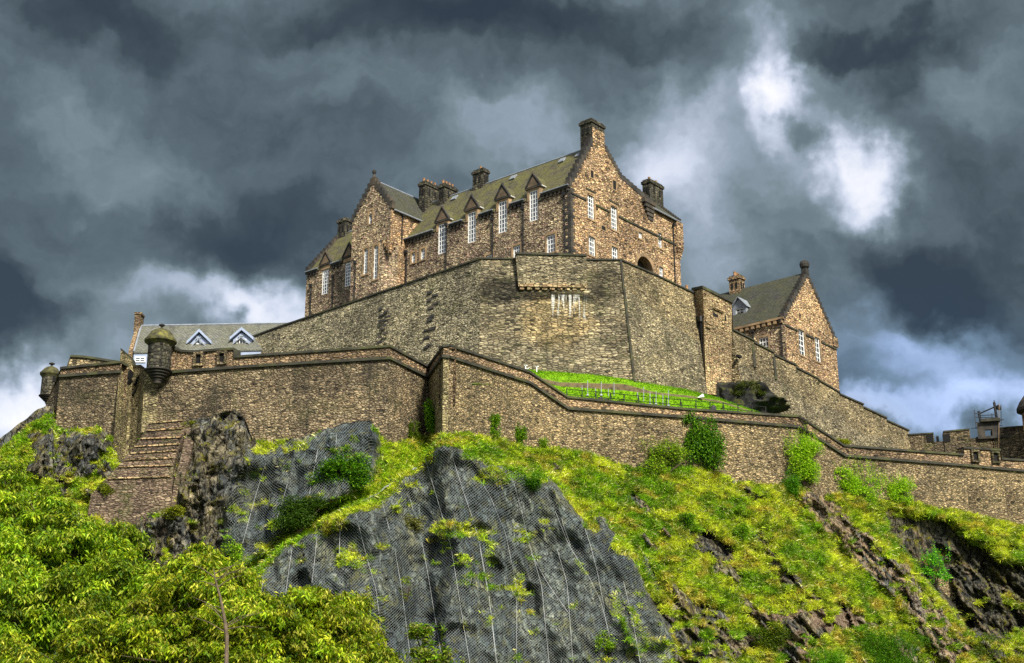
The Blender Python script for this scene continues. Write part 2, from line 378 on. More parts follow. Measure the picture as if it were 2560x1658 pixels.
M['parapet'] = stone('parapet_rubble', [(0.286, 0.193, 0.116), (0.385, 0.264, 0.154), (0.22, 0.165, 0.11), (0.418, 0.286, 0.171), (0.264, 0.182, 0.138)], w=0.378, h=0.189, stain=.35, rnd=.8)
M['buttress'] = stone('buttress_rubble', [(0.156, 0.109, 0.086), (0.218, 0.16, 0.121), (0.281, 0.215, 0.16), (0.179, 0.121, 0.101)], w=0.361, h=0.138, stain=.3, moss=.55, rnd=.8)
M['far'] = stone('battery_rubble', [(.12, .095, .065), (.20, .155, .095), (.25, .19, .115), (.16, .125, .095)], w=0.430, h=0.224, stain=.6, moss=.4, soot=.5)
M['sooty'] = stone('sooty_blocks', [(.035, .035, .034), (.07, .066, .058), (.13, .12, .09), (.05, .05, .048)], w=0.430, h=0.292, stain=.5, rnd=.5, moss=.2)
M['greenwall'] = stone('mossy_rubble', [(0.323, 0.272, 0.153), (0.442, 0.374, 0.204), (0.238, 0.196, 0.119)], w=0.327, h=0.163, stain=.45, moss=.35, mosscol=(.13, .13, .03))
M['dress'] = plain('dressed_stone', (.27, .185, .10), .85, .35, 1.3, dirt=(.05, .045, .035), dirtamt=.6)
M['dress_dark'] = plain('weathered_stone', (.12, .085, .05), .85, .4, 1.5, dirt=(.03, .028, .022), dirtamt=.6)
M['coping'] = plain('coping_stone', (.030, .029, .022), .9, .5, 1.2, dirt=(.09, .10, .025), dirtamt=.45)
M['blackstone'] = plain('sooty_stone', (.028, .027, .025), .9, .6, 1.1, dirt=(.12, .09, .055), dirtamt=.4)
M['slate'] = slate('mossy_slate', [(.055, .052, .036), (.095, .085, .055)], .8, (.115, .112, .032))
M['slate_grey'] = slate('grey_slate', [(.10, .105, .095), (.15, .155, .14)], .35, (.12, .12, .06))
M['slate_dark'] = slate('dark_slate', [(.035, .037, .034), (.06, .06, .05)], .5, (.055, .06, .022))
M['lead'] = plain('lead_sheet', (.22, .245, .28), .5, .25, 2, metal=.2)
M['white'] = plain('white_paint', (.68, .69, .68), .5, .06, 4, bump=.03)
M['bluewhite'] = plain('pale_blue_paint', (.25, .30, .41), .55, .12, 2, bump=.05)
M['iron'] = plain('black_iron', (.012, .012, .013), .5, .4, 5)
M['steel'] = plain('galvanised_steel', (.32, .34, .38), .45, .2, 5, metal=.5)
M['darksteel'] = plain('scaffold_steel', (.035, .04, .05), .5, .3, 5, metal=.4)
M['pot'] = plain('clay_pot', (.24, .13, .06), .8, .3, 3)
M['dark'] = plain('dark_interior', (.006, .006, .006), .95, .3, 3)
M['bark'] = plain('bark', (.10, .075, .05), .9, .5, 3, bump=.6)
M['limewash'] = plain('lime_streaks', (.36, .37, .33), .9, .3, 2)
t = NT('window_glass'); t.fin((.035, .045, .055), .06, None, .9); M['glass'] = t.mat
M['leaf'] = leafmat('leaf_surface', .42); M['grassblade'] = leafmat('grass_blade', .3, .7)
# ------------------------------------------------------------------ architecture helpers
ZH = Vector((0, 0, 1))
AL, AR = R(49.8), R(40.2)
DL = Vector((-math.sin(AL), math.cos(AL), 0)); DR = Vector((math.sin(AR), math.cos(AR), 0))
class Frame:
    """local axes of a building: s along its long front, t back from the front"""
    def __init__(s, u, v, Y, a=DL, b=DR):
        p = at(u, v, Y); s.O = Vector((p.x, p.y, 0)); s.z0 = p.z; s.a = a; s.b = b
    def P(s, x, t, z): return s.O + s.a * x + s.b * t + ZH * z
    def hit(s, u, v, O, n):
        d = Vector(ray(u, v)); c = Vector((0, 0, CAMZ)); return c + d * ((O - c).dot(n) / d.dot(n))
    def onS(s, u, v, t=0.0):                     # picture point on the plane t = const -> (s, z)
        p = s.hit(u, v, s.P(0, t, 0), s.b); return (p - s.O).dot(s.a), p.z
    def onT(s, u, v, x=0.0):
        p = s.hit(u, v, s.P(x, 0, 0), s.a); return (p - s.O).dot(s.b), p.z
def panel(mb, O, ax, nrm, x0, x1, z0, z1, holes, depth=.22, mi=0):
    """wall sheet with real openings and reveals; nrm points outwards"""
    O = Vector(O); ax = Vector(ax); nrm = Vector(nrm)
    hs = [(max(a, x0), min(b, x1), max(c, z0), min(d, z1)) for a, b, c, d in holes if b > x0 and a < x1 and d > z0 and c < z1]
    xs = sorted({x0, x1, *[h[0] for h in hs], *[h[1] for h in hs]}); zs = sorted({z0, z1, *[h[2] for h in hs], *[h[3] for h in hs]})
    P = lambda x, z, d=0: O + ax * x + ZH * z - nrm * d
    for i in range(len(xs) - 1):
        for j in range(len(zs) - 1):
            cx, cz = (xs[i] + xs[i + 1]) / 2, (zs[j] + zs[j + 1]) / 2
            if any(h[0] < cx < h[1] and h[2] < cz < h[3] for h in hs): continue
            mb.poly([P(xs[i], zs[j]), P(xs[i + 1], zs[j]), P(xs[i + 1], zs[j + 1]), P(xs[i], zs[j + 1])], mi)
    for a, b, c, d in hs:
        for (p, q) in (((a, c), (b, c)), ((b, c), (b, d)), ((b, d), (a, d)), ((a, d), (a, c))):
            if p[1] == q[1] and (p[1] <= z0 or p[1] >= z1): continue
            mb.poly([P(*p), P(*q), P(*q, depth), P(*p, depth)], mi)
def window(parent, O, ax, nrm, x0, x1, z0, z1, nx=3, nz=5, arch=False, bar=.075, fr=.12, rec=.12, surround=True, smat=None, label=None):
    O = Vector(O); ax = Vector(ax); nrm = Vector(nrm)
    P = lambda x, z, d=0: O + ax * x + ZH * z - nrm * d
    f = MB()
    def bx(a, b, c, d, dd0, dd1): f.box(P(a, c, dd1), ax * (b - a), ZH * (d - c), nrm * (dd1 - dd0))
    bx(x0, x0 + fr, z0, z1, rec, rec + .08); bx(x1 - fr, x1, z0, z1, rec, rec + .08)
    bx(x0 + fr, x1 - fr, z0, z0 + fr, rec, rec + .08); bx(x0 + fr, x1 - fr, z1 - fr, z1, rec, rec + .08)
    for i in range(1, nx):
        c = x0 + (x1 - x0) * i / nx; bx(c - bar / 2, c + bar / 2, z0 + fr, z1 - fr, rec + .02, rec + .07)
    for j in range(1, nz):
        c = z0 + (z1 - z0) * j / nz; hb = bar * (1.0 if j * 2 != nz and j != nz // 2 else 1.5)
        bx(x0 + fr, x1 - fr, c - hb / 2, c + hb / 2, rec + .024, rec + .066)
    if arch:   # stone spandrels that round the head of the opening
        pass
    w = f.build('window', M['white'], parent, label=label)
    g = MB(); g.poly([P(x0 + .02, z0 + .02, rec + .055), P(x1 - .02, z0 + .02, rec + .055), P(x1 - .02, z1 - .02, rec + .055), P(x0 + .02, z1 - .02, rec + .055)])
    g.build('pane', M['glass'], w)
    if surround:
        q = MB(); sw = .2
        def bs(a, b, c, d, pr=.035): q.box(P(a, c, -pr), ax * (b - a), ZH * (d - c), -nrm * (pr + .05))
        bs(x0 - sw, x0, z0, z1); bs(x1, x1 + sw, z0, z1); bs(x0 - sw, x1 + sw, z0 - .18, z0, .09)
        bs(x0 - sw, x1 + sw, z1, z1 + .25)
        if arch:
            r = (x1 - x0) / 2
            for sx in (0, 1):
                pts = [P(x0 if sx == 0 else x1, z1, .0)]
                for k in range(5):
                    a = math.pi / 2 * k / 4
                    pts.append(P((x0 + r - r * math.cos(a)) if sx == 0 else (x1 - r + r * math.cos(a)), z1 - r + r * math.sin(a), 0))
                q.prism(pts, -nrm * .14)
        q.build('surround', smat or M['dress'], w)
    return w
def chimney(parent, fr, s0, s1, t0, t1, z0, z1, npots, axis='t', mat=None, cap=.35, vents=True):
    mat = mat or M['sooty']; m = MB()
    m.box(fr.P(s0, t0, z0), fr.a * (s1 - s0), fr.b * (t1 - t0), ZH * (z1 - cap * 1.6 - z0))
    e = .13; zc = z1 - cap * 1.6
    m.box(fr.P(s0 - e, t0 - e, zc), fr.a * (s1 - s0 + 2 * e), fr.b * (t1 - t0 + 2 * e), ZH * cap)
    m.box(fr.P(s0 + .02, t0 + .02, zc + cap), fr.a * (s1 - s0 - .04), fr.b * (t1 - t0 - .04), ZH * cap * .6)
    ch = m.build('chimney', mat, parent)
    if vents:
        for k in range(2):
            d = MB()
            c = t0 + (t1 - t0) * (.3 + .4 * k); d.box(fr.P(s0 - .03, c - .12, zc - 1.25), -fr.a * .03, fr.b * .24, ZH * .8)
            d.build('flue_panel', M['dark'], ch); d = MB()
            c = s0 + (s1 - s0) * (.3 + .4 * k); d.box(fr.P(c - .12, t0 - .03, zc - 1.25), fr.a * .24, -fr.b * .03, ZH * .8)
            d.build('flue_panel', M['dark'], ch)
    for k in range(npots):
        p = MB(); f = (k + .5) / npots
        c = fr.P(s0 + (s1 - s0) * (f if axis == 's' else .5), t0 + (t1 - t0) * (f if axis == 't' else .5), z1 - .02)
        p.lathe(c, [(.17, 0), (.15, .25), (.14, .42), (.17, .45), (.17, .52)], 8)
        p.build('chimney_pot', M['pot'], ch)
    return ch
def crow_steps(mb, p0, p1, out, thick, n, h=.28):
    """stepped coping from p0 (eaves) to p1 (apex) on a gable; thick: vector back from the face, out: outward normal"""
    p0, p1, out, thick = Vector(p0), Vector(p1), Vector(out), Vector(thick)
    hz = Vector((p1.x - p0.x, p1.y - p0.y, 0)) / n; dz = (p1.z - p0.z) / n
    for i in range(n):
        o = p0 + hz * i + ZH * (dz * i - .1) + out * .06
        mb.box(o, hz * 1.02, thick - out * .06, ZH * (dz + h))
def pipe(parent, fr, s, z0, z1, t=-.1, on='S', r=.075):
    m = MB(); f = (lambda q, z: fr.P(q, t, z)) if on == 'S' else (lambda q, z: fr.P(t, q, z))
    m.tube([f(s, z0), f(s, z1)], r, 6)
    m.box(f(s - .16, z1 - .05) - ZH * .3, (fr.a if on == 'S' else fr.b) * .32, (fr.b if on == 'S' else fr.a) * (-.26), ZH * .38)
    k = z0 + 1.0
    while k < z1 - .5:
        m.box(f(s - .11, k), (fr.a if on == 'S' else fr.b) * .22, (fr.b if on == 'S' else fr.a) * -.1, ZH * .08); k += 1.8
    m.build('drainpipe', M['iron'], parent)

# ------------------------------------------------------------------ the great stone range on the summit
F = Frame(1425.9, 462.7, 140.0)
ZE = F.z0; HALF = F.onT(1497, 350)[0]; WID = 2 * HALF
ZB = 44.0
LEN = F.onS(766, 700)[0]
ZR = F.onS(1459, 378, HALF)[1]
castle = thing('castle_building', 'long many-windowed stone range with mossy slate roof and tall gable chimney, topping the castle rock', 'castle building', F.P(LEN / 2, WID / 2, ZB))
def winS(u, v0, v1, w, t=0.0, fr=F):
    """window rectangle on a front from picture centre u, top v0, bottom v1 and width in picture pixels"""
    a = fr.onS(u - w / 2, (v0 + v1) / 2, t)[0]; b = fr.onS(u + w / 2, (v0 + v1) / 2, t)[0]
    zt = fr.onS(u, v0, t)[1]; zb = fr.onS(u, v1, t)[1]; return min(a, b), max(a, b), zb, zt
def winT(u, v0, v1, w, x=0.0, fr=F):
    a = fr.onT(u - w / 2, (v0 + v1) / 2, x)[0]; b = fr.onT(u + w / 2, (v0 + v1) / 2, x)[0]
    zt = fr.onT(u, v0, x)[1]; zb = fr.onT(u, v1, x)[1]; return min(a, b), max(a, b), zb, zt
# cross wing: how far it stands forward, from the picture
SR = F.onS(1013, 640)[0]
PW = 0.5
for _ in range(60):
    zt_ = F.onS(977, 518.7, -PW)[1]; uu = proj(F.P(SR, -PW, zt_))[0]
    PW += (uu - 977) * .004
    PW = max(.3, min(9, PW))
ZEW = F.onS(977, 518.7, -PW)[1]
SL_ = F.onS(880, 600, -PW)[0]
SM = (SR + SL_) / 2
ZAW = F.onS(928, 452, -PW)[1]
ZCORB = F.onS(975, 596, -PW)[1]

front = [winS(1105.5, 559.6, 633.6, 20), winS(1179.5, 530, 606, 20), winS(1256.5, 503, 581, 21), winS(1334, 476, 552, 21),
         winS(812.7, 676, 735, 16), winS(871, 657, 715, 17)]
lowf = [winS(1377, 587, 631.6, 22), winS(1291.5, 614, 655, 19), winS(1223, 637, 665, 17)]
smallf = [winS(1033.5, 631.6, 657, 10), winS(1057, 622, 649, 11)]
wall = MB()
panel(wall, F.P(0, 0, 0), DL, -DR, 0, SR + .2, ZB, ZE, front[:4] + lowf + smallf)
panel(wall, F.P(0, 0, 0), DL, -DR, SL_ - .2, LEN, ZB, ZE, front[4:])
# back and far end
wall.poly([F.P(0, WID, ZB), F.P(LEN, WID, ZB), F.P(LEN, WID, ZE), F.P(0, WID, ZE)])
wall.poly([F.P(LEN, 0, ZB), F.P(LEN, WID, ZB), F.P(LEN, WID, ZE), F.P(LEN, HALF, ZR), F.P(LEN, 0, ZE)])
wall.build('front_wall', M['palace'], castle)
# gable end with the lower block beyond it
TEND = F.onT(1697, 560)[0]
ZR2 = F.onT(1622.5, 519)[1]
TG = F.onT(1556, 447)
gwin = [winT(1477, 485.6, 548, 17), winT(1535, 515, 575, 16), winT(1480, 592.7, 639.4, 17), winT(1537, 618, 660, 16),
        winT(1601, 581, 597, 9), winT(1650, 583, 620, 10), winT(1653, 668, 697, 10)]
arch = winT(1612, 643, 700, 40)
ZMIN = min(ZE, ZR2)
gb = MB()
panel(gb, F.P(0, 0, 0), DR, -DL, 0, TEND, ZB, ZMIN, gwin + [(arch[0], arch[1], arch[2], arch[3] - (arch[1] - arch[0]) / 2)] if False else gwin + [(arch[0], arch[1], arch[2], arch[3])])
TAP0, ZAP0 = F.onT(1481, 352); TAP1, ZAP1 = F.onT(1512.5, 360)
TV, ZV = F.onT(1554, 445); T2, Z2 = F.onT(1628, 509)
top = [(0, ZMIN), (0, ZE + .1), (TAP0, ZAP0), (TAP1, ZAP0), (TV, ZV), (T2, Z2), (T2, ZR2), (TEND, ZR2), (TEND, ZMIN)]
gb.prism([F.P(0, a, b) for a, b in top], DL * .5)
gb.build('gable_wall', M['gable'], castle, label='warm pink and ochre rubble gable wall')
# end return of the lower block and its back
eb = MB(); W2 = 6.0
eb.poly([F.P(0, TEND, ZB), F.P(W2, TEND, ZB), F.P(W2, TEND, ZR2), F.P(W2 / 2, TEND, ZR2 + 3.0), F.P(0, TEND, ZR2)])
eb.poly([F.P(W2, WID, ZB), F.P(W2, TEND, ZB), F.P(W2, TEND, ZR2), F.P(W2, WID, ZR2)])
# projecting upper storey of the far corner, on corbels
zc1 = F.onT(1692, 614)[1]; zc0 = F.onT(1686, 672)[1]
eb.prism([F.P(-.35, TEND - .9, zc1), F.P(-.35, TEND + .35, zc1), F.P(1.2, TEND + .35, zc1), F.P(1.2, TEND - .9, zc1)], ZH * (ZR2 - zc1 - .06))
for k in range(4):
    e = .35 * (1 - k / 4); eb.box(F.P(-e, TEND - .9 + .15 * k, zc1 - .4 * (k + 1)), DL * (1.2 + e), DR * (.9 + e - .15 * k), ZH * .39)
eb.build('corner_wall', M['gable'], castle)
# arch: barrel recess
ab = MB(); r = (arch[1] - arch[0]) / 2; tc_ = (arch[0] + arch[1]) / 2; zs_ = arch[3] - r
for sx in (0, 1):
    pts = [F.P(-.02, arch[sx], arch[3])] + [F.P(-.02, tc_ + (-1 if sx == 0 else 1) * r * math.cos(math.pi / 2 * k / 6), zs_ + r * math.sin(math.pi / 2 * k / 6)) for k in range(7)]
    ab.prism(pts, DL * 1.0)
n_ = 11
for k in range(n_):
    a0, a1 = math.pi * k / n_ + .012, math.pi * (k + 1) / n_ - .012
    ab.prism([F.P(-.07, tc_ + q * math.cos(a), zs_ + q * math.sin(a)) for q, a in ((r, a0), (r + .38, a0), (r + .38, a1), (r, a1))], DL * .1)
av = ab.build('archway', M['dress'], castle)
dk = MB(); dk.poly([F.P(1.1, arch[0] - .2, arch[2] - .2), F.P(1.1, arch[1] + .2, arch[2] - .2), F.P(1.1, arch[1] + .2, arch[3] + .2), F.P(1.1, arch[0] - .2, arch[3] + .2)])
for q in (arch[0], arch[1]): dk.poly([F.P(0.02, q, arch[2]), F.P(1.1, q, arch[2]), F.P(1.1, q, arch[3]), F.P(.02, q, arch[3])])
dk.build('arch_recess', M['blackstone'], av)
for i, w in enumerate(gwin):
    window(castle, F.P(0, 0, 0), DR, -DL, *w, nx=2 if i > 3 else 3, nz=(6 if i < 2 else 4 if i < 4 else 3), smat=M['dress'])
for u, v0, v1, wd in ((1479.6, 427, 445, 7), (1535.7, 452, 474, 8), (1508.5, 566, 576, 10)):
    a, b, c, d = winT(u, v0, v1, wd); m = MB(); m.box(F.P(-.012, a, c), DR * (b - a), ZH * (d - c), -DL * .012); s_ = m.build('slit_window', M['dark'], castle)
    m = MB()
    for (x0, x1, z0, z1) in ((a - .15, a, c, d), (b, b + .15, c, d), (a - .15, b + .15, d, d + .16), (a - .15, b + .15, c - .12, c)): m.box(F.P(-.05, x0, z0), DR * (x1 - x0), ZH * (z1 - z0), DL * .05)
    m.build('surround', M['dress'], s_)
# string course on the gable, bending over the windows
sc = MB(); ts0, zs0 = 0.0, F.onT(1427, 484)[1]
gaps = sorted([(w[0] - .25, w[1] + .25) for w in gwin[:2]])
x = 0.0
for a, b in gaps + [(TEND, TEND)]:
    if a > x: sc = MB(); sc.box(F.P(-.12, x, zs0), DR * (a - x), ZH * .22, DL * .12); sc.build('string_course', M['coping'], castle)
    x = b
for a, b in gaps:
    zt = max(w[3] for w in gwin[:2]) + .3; sc = MB(); sc.box(F.P(-.1, a, zt), DR * (b - a), ZH * .18, DL * .1); sc.build('hood_mould', M['coping'], castle)
# quoins at the corner
qn = MB(); z = ZB + 6; k = 0
while z < ZE - .4:
    a, b = (.75, .4) if k % 2 else (.4, .75)
    qn.box(F.P(-.03, -.03, z), DL * a, DR * .06, ZH * .36); qn.box(F.P(-.031, -.029, z), DL * .06, DR * b, ZH * .36); z += .39; k += 1
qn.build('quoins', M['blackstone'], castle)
# roofs
def gable_roof(fr, s0, s1, t0, t1, ze, zr, over=.25, thick=.16):
    m = MB(); tm = (t0 + t1) / 2; sl = (zr - ze) / (tm - t0)
    for a, b in ((t0, tm), (t1, tm)):
        d = -over if a < b else over
        p = [fr.P(s0, a + d, ze - over * sl), fr.P(s1, a + d, ze - over * sl), fr.P(s1, b, zr), fr.P(s0, b, zr)]
        m.prism(p, ZH * thick)
    return m
TM = (HALF) * 1.0
rf = MB(); sl0 = (ZR - ZE) / HALF; cuts = []; x_c = .5
for w in sorted(front): cuts.append((x_c, w[0] - .45, -.25)); cuts.append((w[0] - .45, w[1] + .45, .45)); x_c = w[1] + .45
cuts.append((x_c, LEN - .25, -.25))
for a, b, d in cuts:
    rf.prism([F.P(a, d, ZE + d * sl0), F.P(b, d, ZE + d * sl0), F.P(b, HALF, ZR), F.P(a, HALF, ZR)], ZH * .16)
rf.prism([F.P(.5, WID + .25, ZE - .25 * sl0), F.P(LEN - .25, WID + .25, ZE - .25 * sl0), F.P(LEN - .25, HALF, ZR), F.P(.5, HALF, ZR)], ZH * .16)
roof = rf.build('roof', M['slate'], castle)
rg = MB(); rg.tube([F.P(.4, HALF, ZR + .18), F.P(LEN - .2, HALF, ZR + .18)], .11, 6); rg.build('ridge', M['lead'], roof)
# roof lights near the ridge
for u, v in ((1284, 443), (1406, 397), (1448, 380), (1137, 499)):
    s_, z_ = F.onS(u, v, HALF - .7); m = MB(); sl = (ZR - ZE) / HALF
    z_ = ZE + (HALF - 1.0) * sl + .22
    m.box(F.P(s_ - .4, HALF - 1.0, z_), DL * .8, (DR * .5 + ZH * .5 * sl), (-DR * sl + ZH) * .09)
    rl = m.build('roof_light', M['lead'], roof)
    m = MB(); m.box(F.P(s_ - .3, HALF - .92, z_ + .08 * sl + .1), DL * .6, (DR * .34 + ZH * .34 * sl), (-DR * sl + ZH) * .03); m.build('pane', M['glass'], rl)
# crow steps
class _Steps:
    pass
def steps_part(parent, *a):
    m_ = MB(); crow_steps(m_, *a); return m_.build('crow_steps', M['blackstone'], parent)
cs = castle
steps_part(cs, F.P(0, -.15, ZE), F.P(0, TAP0, ZAP0), -DL, DL * .55, 10, .4)
steps_part(cs, F.P(0, TV, ZV), F.P(0, TAP1, ZAP0), -DL, DL * .55, 8, .4)
steps_part(cs, F.P(0, T2 + .1, Z2), F.P(0, TV, ZV), -DL, DL * .9, 8, .5)
steps_part(cs, F.P(LEN, -.2, ZE - .1), F.P(LEN, HALF, ZR), DL, -DL * .5, 12, .4)
# corbelled shelf where the gable meets the lower block
cb = MB()
for k in range(5): cb.box(F.P(-.5 + .1 * k, T2 - 2.0 + .3 * k, Z2 - .45 * (k + 1)), DL * .6, DR * (2.2 - .3 * k), ZH * .44)
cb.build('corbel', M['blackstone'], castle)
# lower block roof (ridge parallel to the gable)
r2 = MB(); zr2 = F.onT(1575, 478, W2 / 2)[1]; zr2 = max(zr2, ZR2 + 2.2)
r2.prism([F.P(-.3, T2 - .3, ZR2 - .1), F.P(-.3, TEND + .1, ZR2 - .1), F.P(W2 / 2, TEND + .1, zr2), F.P(W2 / 2, TV, zr2)], ZH * .15)
r2.prism([F.P(W2, TV, ZR2), F.P(W2, TEND + .1, ZR2), F.P(W2 / 2, TEND + .1, zr2), F.P(W2 / 2, TV, zr2)], ZH * .15)
r2.build('lower_roof', M['slate_dark'], castle)
ld = MB(); ld.tube([F.P(-.34, T2 - .2, ZR2 - .02), F.P(-.34, TEND, ZR2 - .02)], .1, 6); ld.build('gutter', M['lead'], castle)
c3 = MB(); crow_steps(c3, F.P(-.25, TEND + .1, ZR2 + .0), F.P(W2 / 2, TEND + .1, zr2), DR, -DR * .45, 10); c3.build('crow_steps', M['blackstone'], castle)
# chimneys
a, zt = F.onT(1455, 309, .3)
t0c = F.onT(1482, 340, -.1)[0]; t1c = F.onT(1513, 340, -.1)[0]
zct = F.onT(1485, 297, 0)[1]
chimney(castle, F, .03, 1.65, t0c, t1c, ZAP0 - 2.6, zct, 0, mat=M['sooty'])
gs = MB(); gs.box(F.P(-.06, t0c + .06, ZAP0 - .1), DR * (t1c - t0c - .12), ZH * (zct - ZAP0 - 1.1), DL * .08); gs.build('chimney_breast', M['gable'], castle)
def ch_at(u0, u1, v0, v1, depth, pots, fr=F, t=HALF, wd=None, axis='t'):
    s0 = fr.onS(u1, v1, t)[0]; s1 = fr.onS(u0, v1, t)[0]; zt = fr.onS((u0 + u1) / 2, v0, t)[1]; zb = fr.onS((u0 + u1) / 2, v1, t)[1]
    m_ = (s0 + s1) / 2; hw = (wd or (s1 - s0)) / 2
    chimney(castle, fr, m_ - hw, m_ + hw, t - depth / 2, t + depth / 2, zb - 2.5, zt, pots, axis)
ch_at(1060, 1084, 462, 538, 2.6, 4, wd=1.05)
ch_at(1104, 1134, 466, 510, 2.2, 4, wd=1.0)
ch_at(1181, 1222, 426, 472, 1.0, 1, wd=1.7, axis='s')
ch_at(848, 876, 550, 597, 1.3, 0, wd=1.5)
tq, zq = F.onT(1631, 457, W2 * .5); t0q = F.onT(1614, 480, W2 * .5)[0]; t1q = F.onT(1650, 480, W2 * .5)[0]
chimney(castle, F, W2 * .5 - .55, W2 * .5 + .55, t0q + .15, t1q - .15, zr2 - .8, zq, 2, 't')
# eaves corbel table and parapet band
co = MB(); s = .3
dorm = [(w[0] - .55, w[1] + .55) for w in front]
def free(x): return not any(a < x < b for a, b in dorm) and not (SR - .1 < x < SL_ + .1)
x = 0.0
edges = sorted(dorm + [(SR, SL_)]) + [(LEN, LEN)]
for a, b in edges:
    if a > x + .1:
        co = MB(); co.box(F.P(x, -.27, ZE - .28), DL * (a - x), DR * .27, ZH * .24); q = x + .15
        while q < a - .3: co.box(F.P(q, -.22, ZE - .62), DL * .26, DR * .22, ZH * .35); q += .56
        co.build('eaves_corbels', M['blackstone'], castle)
    x = max(x, b)
gt = MB(); x = 0.0
for a, b in edges:
    if a > x + .1: gt = MB(); gt.tube([F.P(x + .05, -.36, ZE - .02), F.P(a - .05, -.36, ZE - .02)], .085, 6); gt.build('gutter', M['lead'], castle)
    x = max(x, b)
# dormers
SLP = (ZR - ZE) / HALF
for i, w in enumerate(front):
    m = MB(); x0, x1 = w[0] - .30, w[1] + .30; zt = w[3] + .34; xm = (x0 + x1) / 2; ha = (x1 - x0) * .80
    if zt < ZE + .3: zt = ZE + .3
    panel(m, F.P(0, -.06, 0), DL, -DR, x0, x1, ZE - .35, zt, [w], .25)
    for q in (x0, x1):   # cheeks back to the slates
        m.poly([F.P(q, -.06, ZE - .35), F.P(q, -.06, zt), F.P(q, (zt - ZE) / SLP + .3, zt), F.P(q, .3, ZE - .35)])
    d = m.build('dormer', M['dress'], castle)
    pd = MB(); pd.prism([F.P(x0 - .1, -.12, zt), F.P(x1 + .1, -.12, zt), F.P(xm, -.12, zt + ha)], DR * .3)
    pd.box(F.P(x0 - .16, -.2, zt - .14), DL * (x1 - x0 + .32), DR * .3, ZH * .16)
    for q in (x0 - .2, x1 + .2):
        e = (F.P(xm, -.22, zt + ha + .16) - F.P(q, -.22, zt - .05)); pd.box(F.P(q, -.22, zt - .05), e, DR * .35, ZH * .2)
    pd.lathe(F.P(xm, -.05, zt + ha + .12), [(.1, 0), (.16, .15), (.1, .3), (.03, .42)], 8)
    pd.build('pediment', M['blackstone'], d)
    pf = MB(); pf.prism([F.P(x0 + .12, -.16, zt + .1), F.P(x1 - .12, -.16, zt + .1), F.P(xm, -.16, zt + ha - .16)], DR * .05); pf.build('pediment_panel', M['dress_dark'], d)
    rr = MB(); tb = (zt + ha - ZE) / SLP
    for q in (x0 - .15, x1 + .15): rr.prism([F.P(q, .15, zt), F.P(xm, .15, zt + ha), F.P(xm, tb + .2, zt + ha), F.P(q, (zt - ZE) / SLP + .2, zt)], ZH * .1)
    rr.build('dormer_roof', M['slate'], d)
    fl_ = MB(); fl_.tube([F.P(x0 - .2, .1, zt + .02), F.P(x0 - .2, (zt - ZE) / SLP + .2, zt + .02), F.P(xm, tb + .25, zt + ha + .08)], .07, 5); fl_.build('flashing', M['white'], d)
    window(castle, F.P(0, -.06, 0), DL, -DR, *w, nx=3, nz=7, surround=False)
for i, w in enumerate(lowf): window(castle, F.P(0, 0, 0), DL, -DR, *w, nx=3, nz=4)
for w in smallf: window(castle, F.P(0, 0, 0), DL, -DR, *w, nx=2, nz=3, arch=True)
# cross wing
wg = thing  # (the wing is part of the same building)
wl = MB(); CH = 1.3
wwin = [winS(914, 622, 686, 11, -PW), winS(939, 614, 698, 12, -PW)]; slit = winS(926, 527, 560, 9, -PW)
panel(wl, F.P(0, -PW, 0), DL, -DR, SR + CH, SL_, ZB, ZCORB, wwin)
panel(wl, F.P(0, -PW, 0), DL, -DR, SR, SL_, ZCORB, ZEW, wwin + [slit])
wl.prism([F.P(SR, -PW, ZEW), F.P(SL_, -PW, ZEW), F.P(SM, -PW, ZAW)], DR * .4)
wl.poly([F.P(SR + CH, -PW, ZB), F.P(SR, -PW + CH, ZB), F.P(SR, -PW + CH, ZCORB), F.P(SR + CH, -PW, ZCORB)])
wl.poly([F.P(SL_, -PW, ZB), F.P(SL_, HALF, ZB), F.P(SL_, HALF, ZEW), F.P(SL_, -PW, ZEW)])
wl.build('wing_wall', M['palace'], castle)
fl = MB()
fl.poly([F.P(SR, -PW + CH, ZB), F.P(SR, .2, ZB), F.P(SR, .2, ZCORB), F.P(SR, -PW + CH, ZCORB)])
fl.poly([F.P(SR, -PW, ZCORB), F.P(SR, HALF, ZCORB), F.P(SR, HALF, ZEW), F.P(SR, -PW, ZEW)])
fl.poly([F.P(SR, -PW, ZCORB), F.P(SR + CH, -PW, ZCORB), F.P(SR, -PW + CH, ZCORB)])
for k in range(4):
    e = CH * (1 - k / 4); fl.prism([F.P(SR, -PW, ZCORB - .45 * k - .45), F.P(SR + e, -PW, ZCORB - .45 * k - .45), F.P(SR, -PW + e, ZCORB - .45 * k - .45)], ZH * .45)
fl.build('wing_side_wall', M['gable'], castle, label='sunlit ochre side wall of the wing, corbelled out over a cut corner')
for w in wwin: window(castle, F.P(0, -PW, 0), DL, -DR, *w, nx=2, nz=8, arch=True, bar=.07)
window(castle, F.P(0, -PW, 0), DL, -DR, *slit, nx=1, nz=3)
wr = gable_roof(Frame(1425.9, 462.7, 140.0), 0, 0, 0, 1, 0, 1) if False else MB()
tb = (ZAW - ZE) / SLP
for q, qq in ((SR - .25, SR), (SL_ + .25, SL_)):
    wr.prism([F.P(q, -PW + .4, ZEW - .3), F.P(SM, -PW + .4, ZAW - .1), F.P(SM, min(tb, HALF) + .6, ZAW - .1), F.P(q, HALF * .9, ZEW - .3)], ZH * .14)
wrf = wr.build('wing_roof', M['slate_dark'], castle)
m = MB(); m.tube([F.P(SM, -PW + .3, ZAW + .08), F.P(SM, min(tb, HALF) + .3, ZAW + .08)], .11, 6); m.tube([F.P(SR - .3, -PW + .3, ZEW - .28), F.P(SR - .3, HALF * .85, ZEW - .28)], .1, 6); m.build('ridge', M['lead'], wrf)
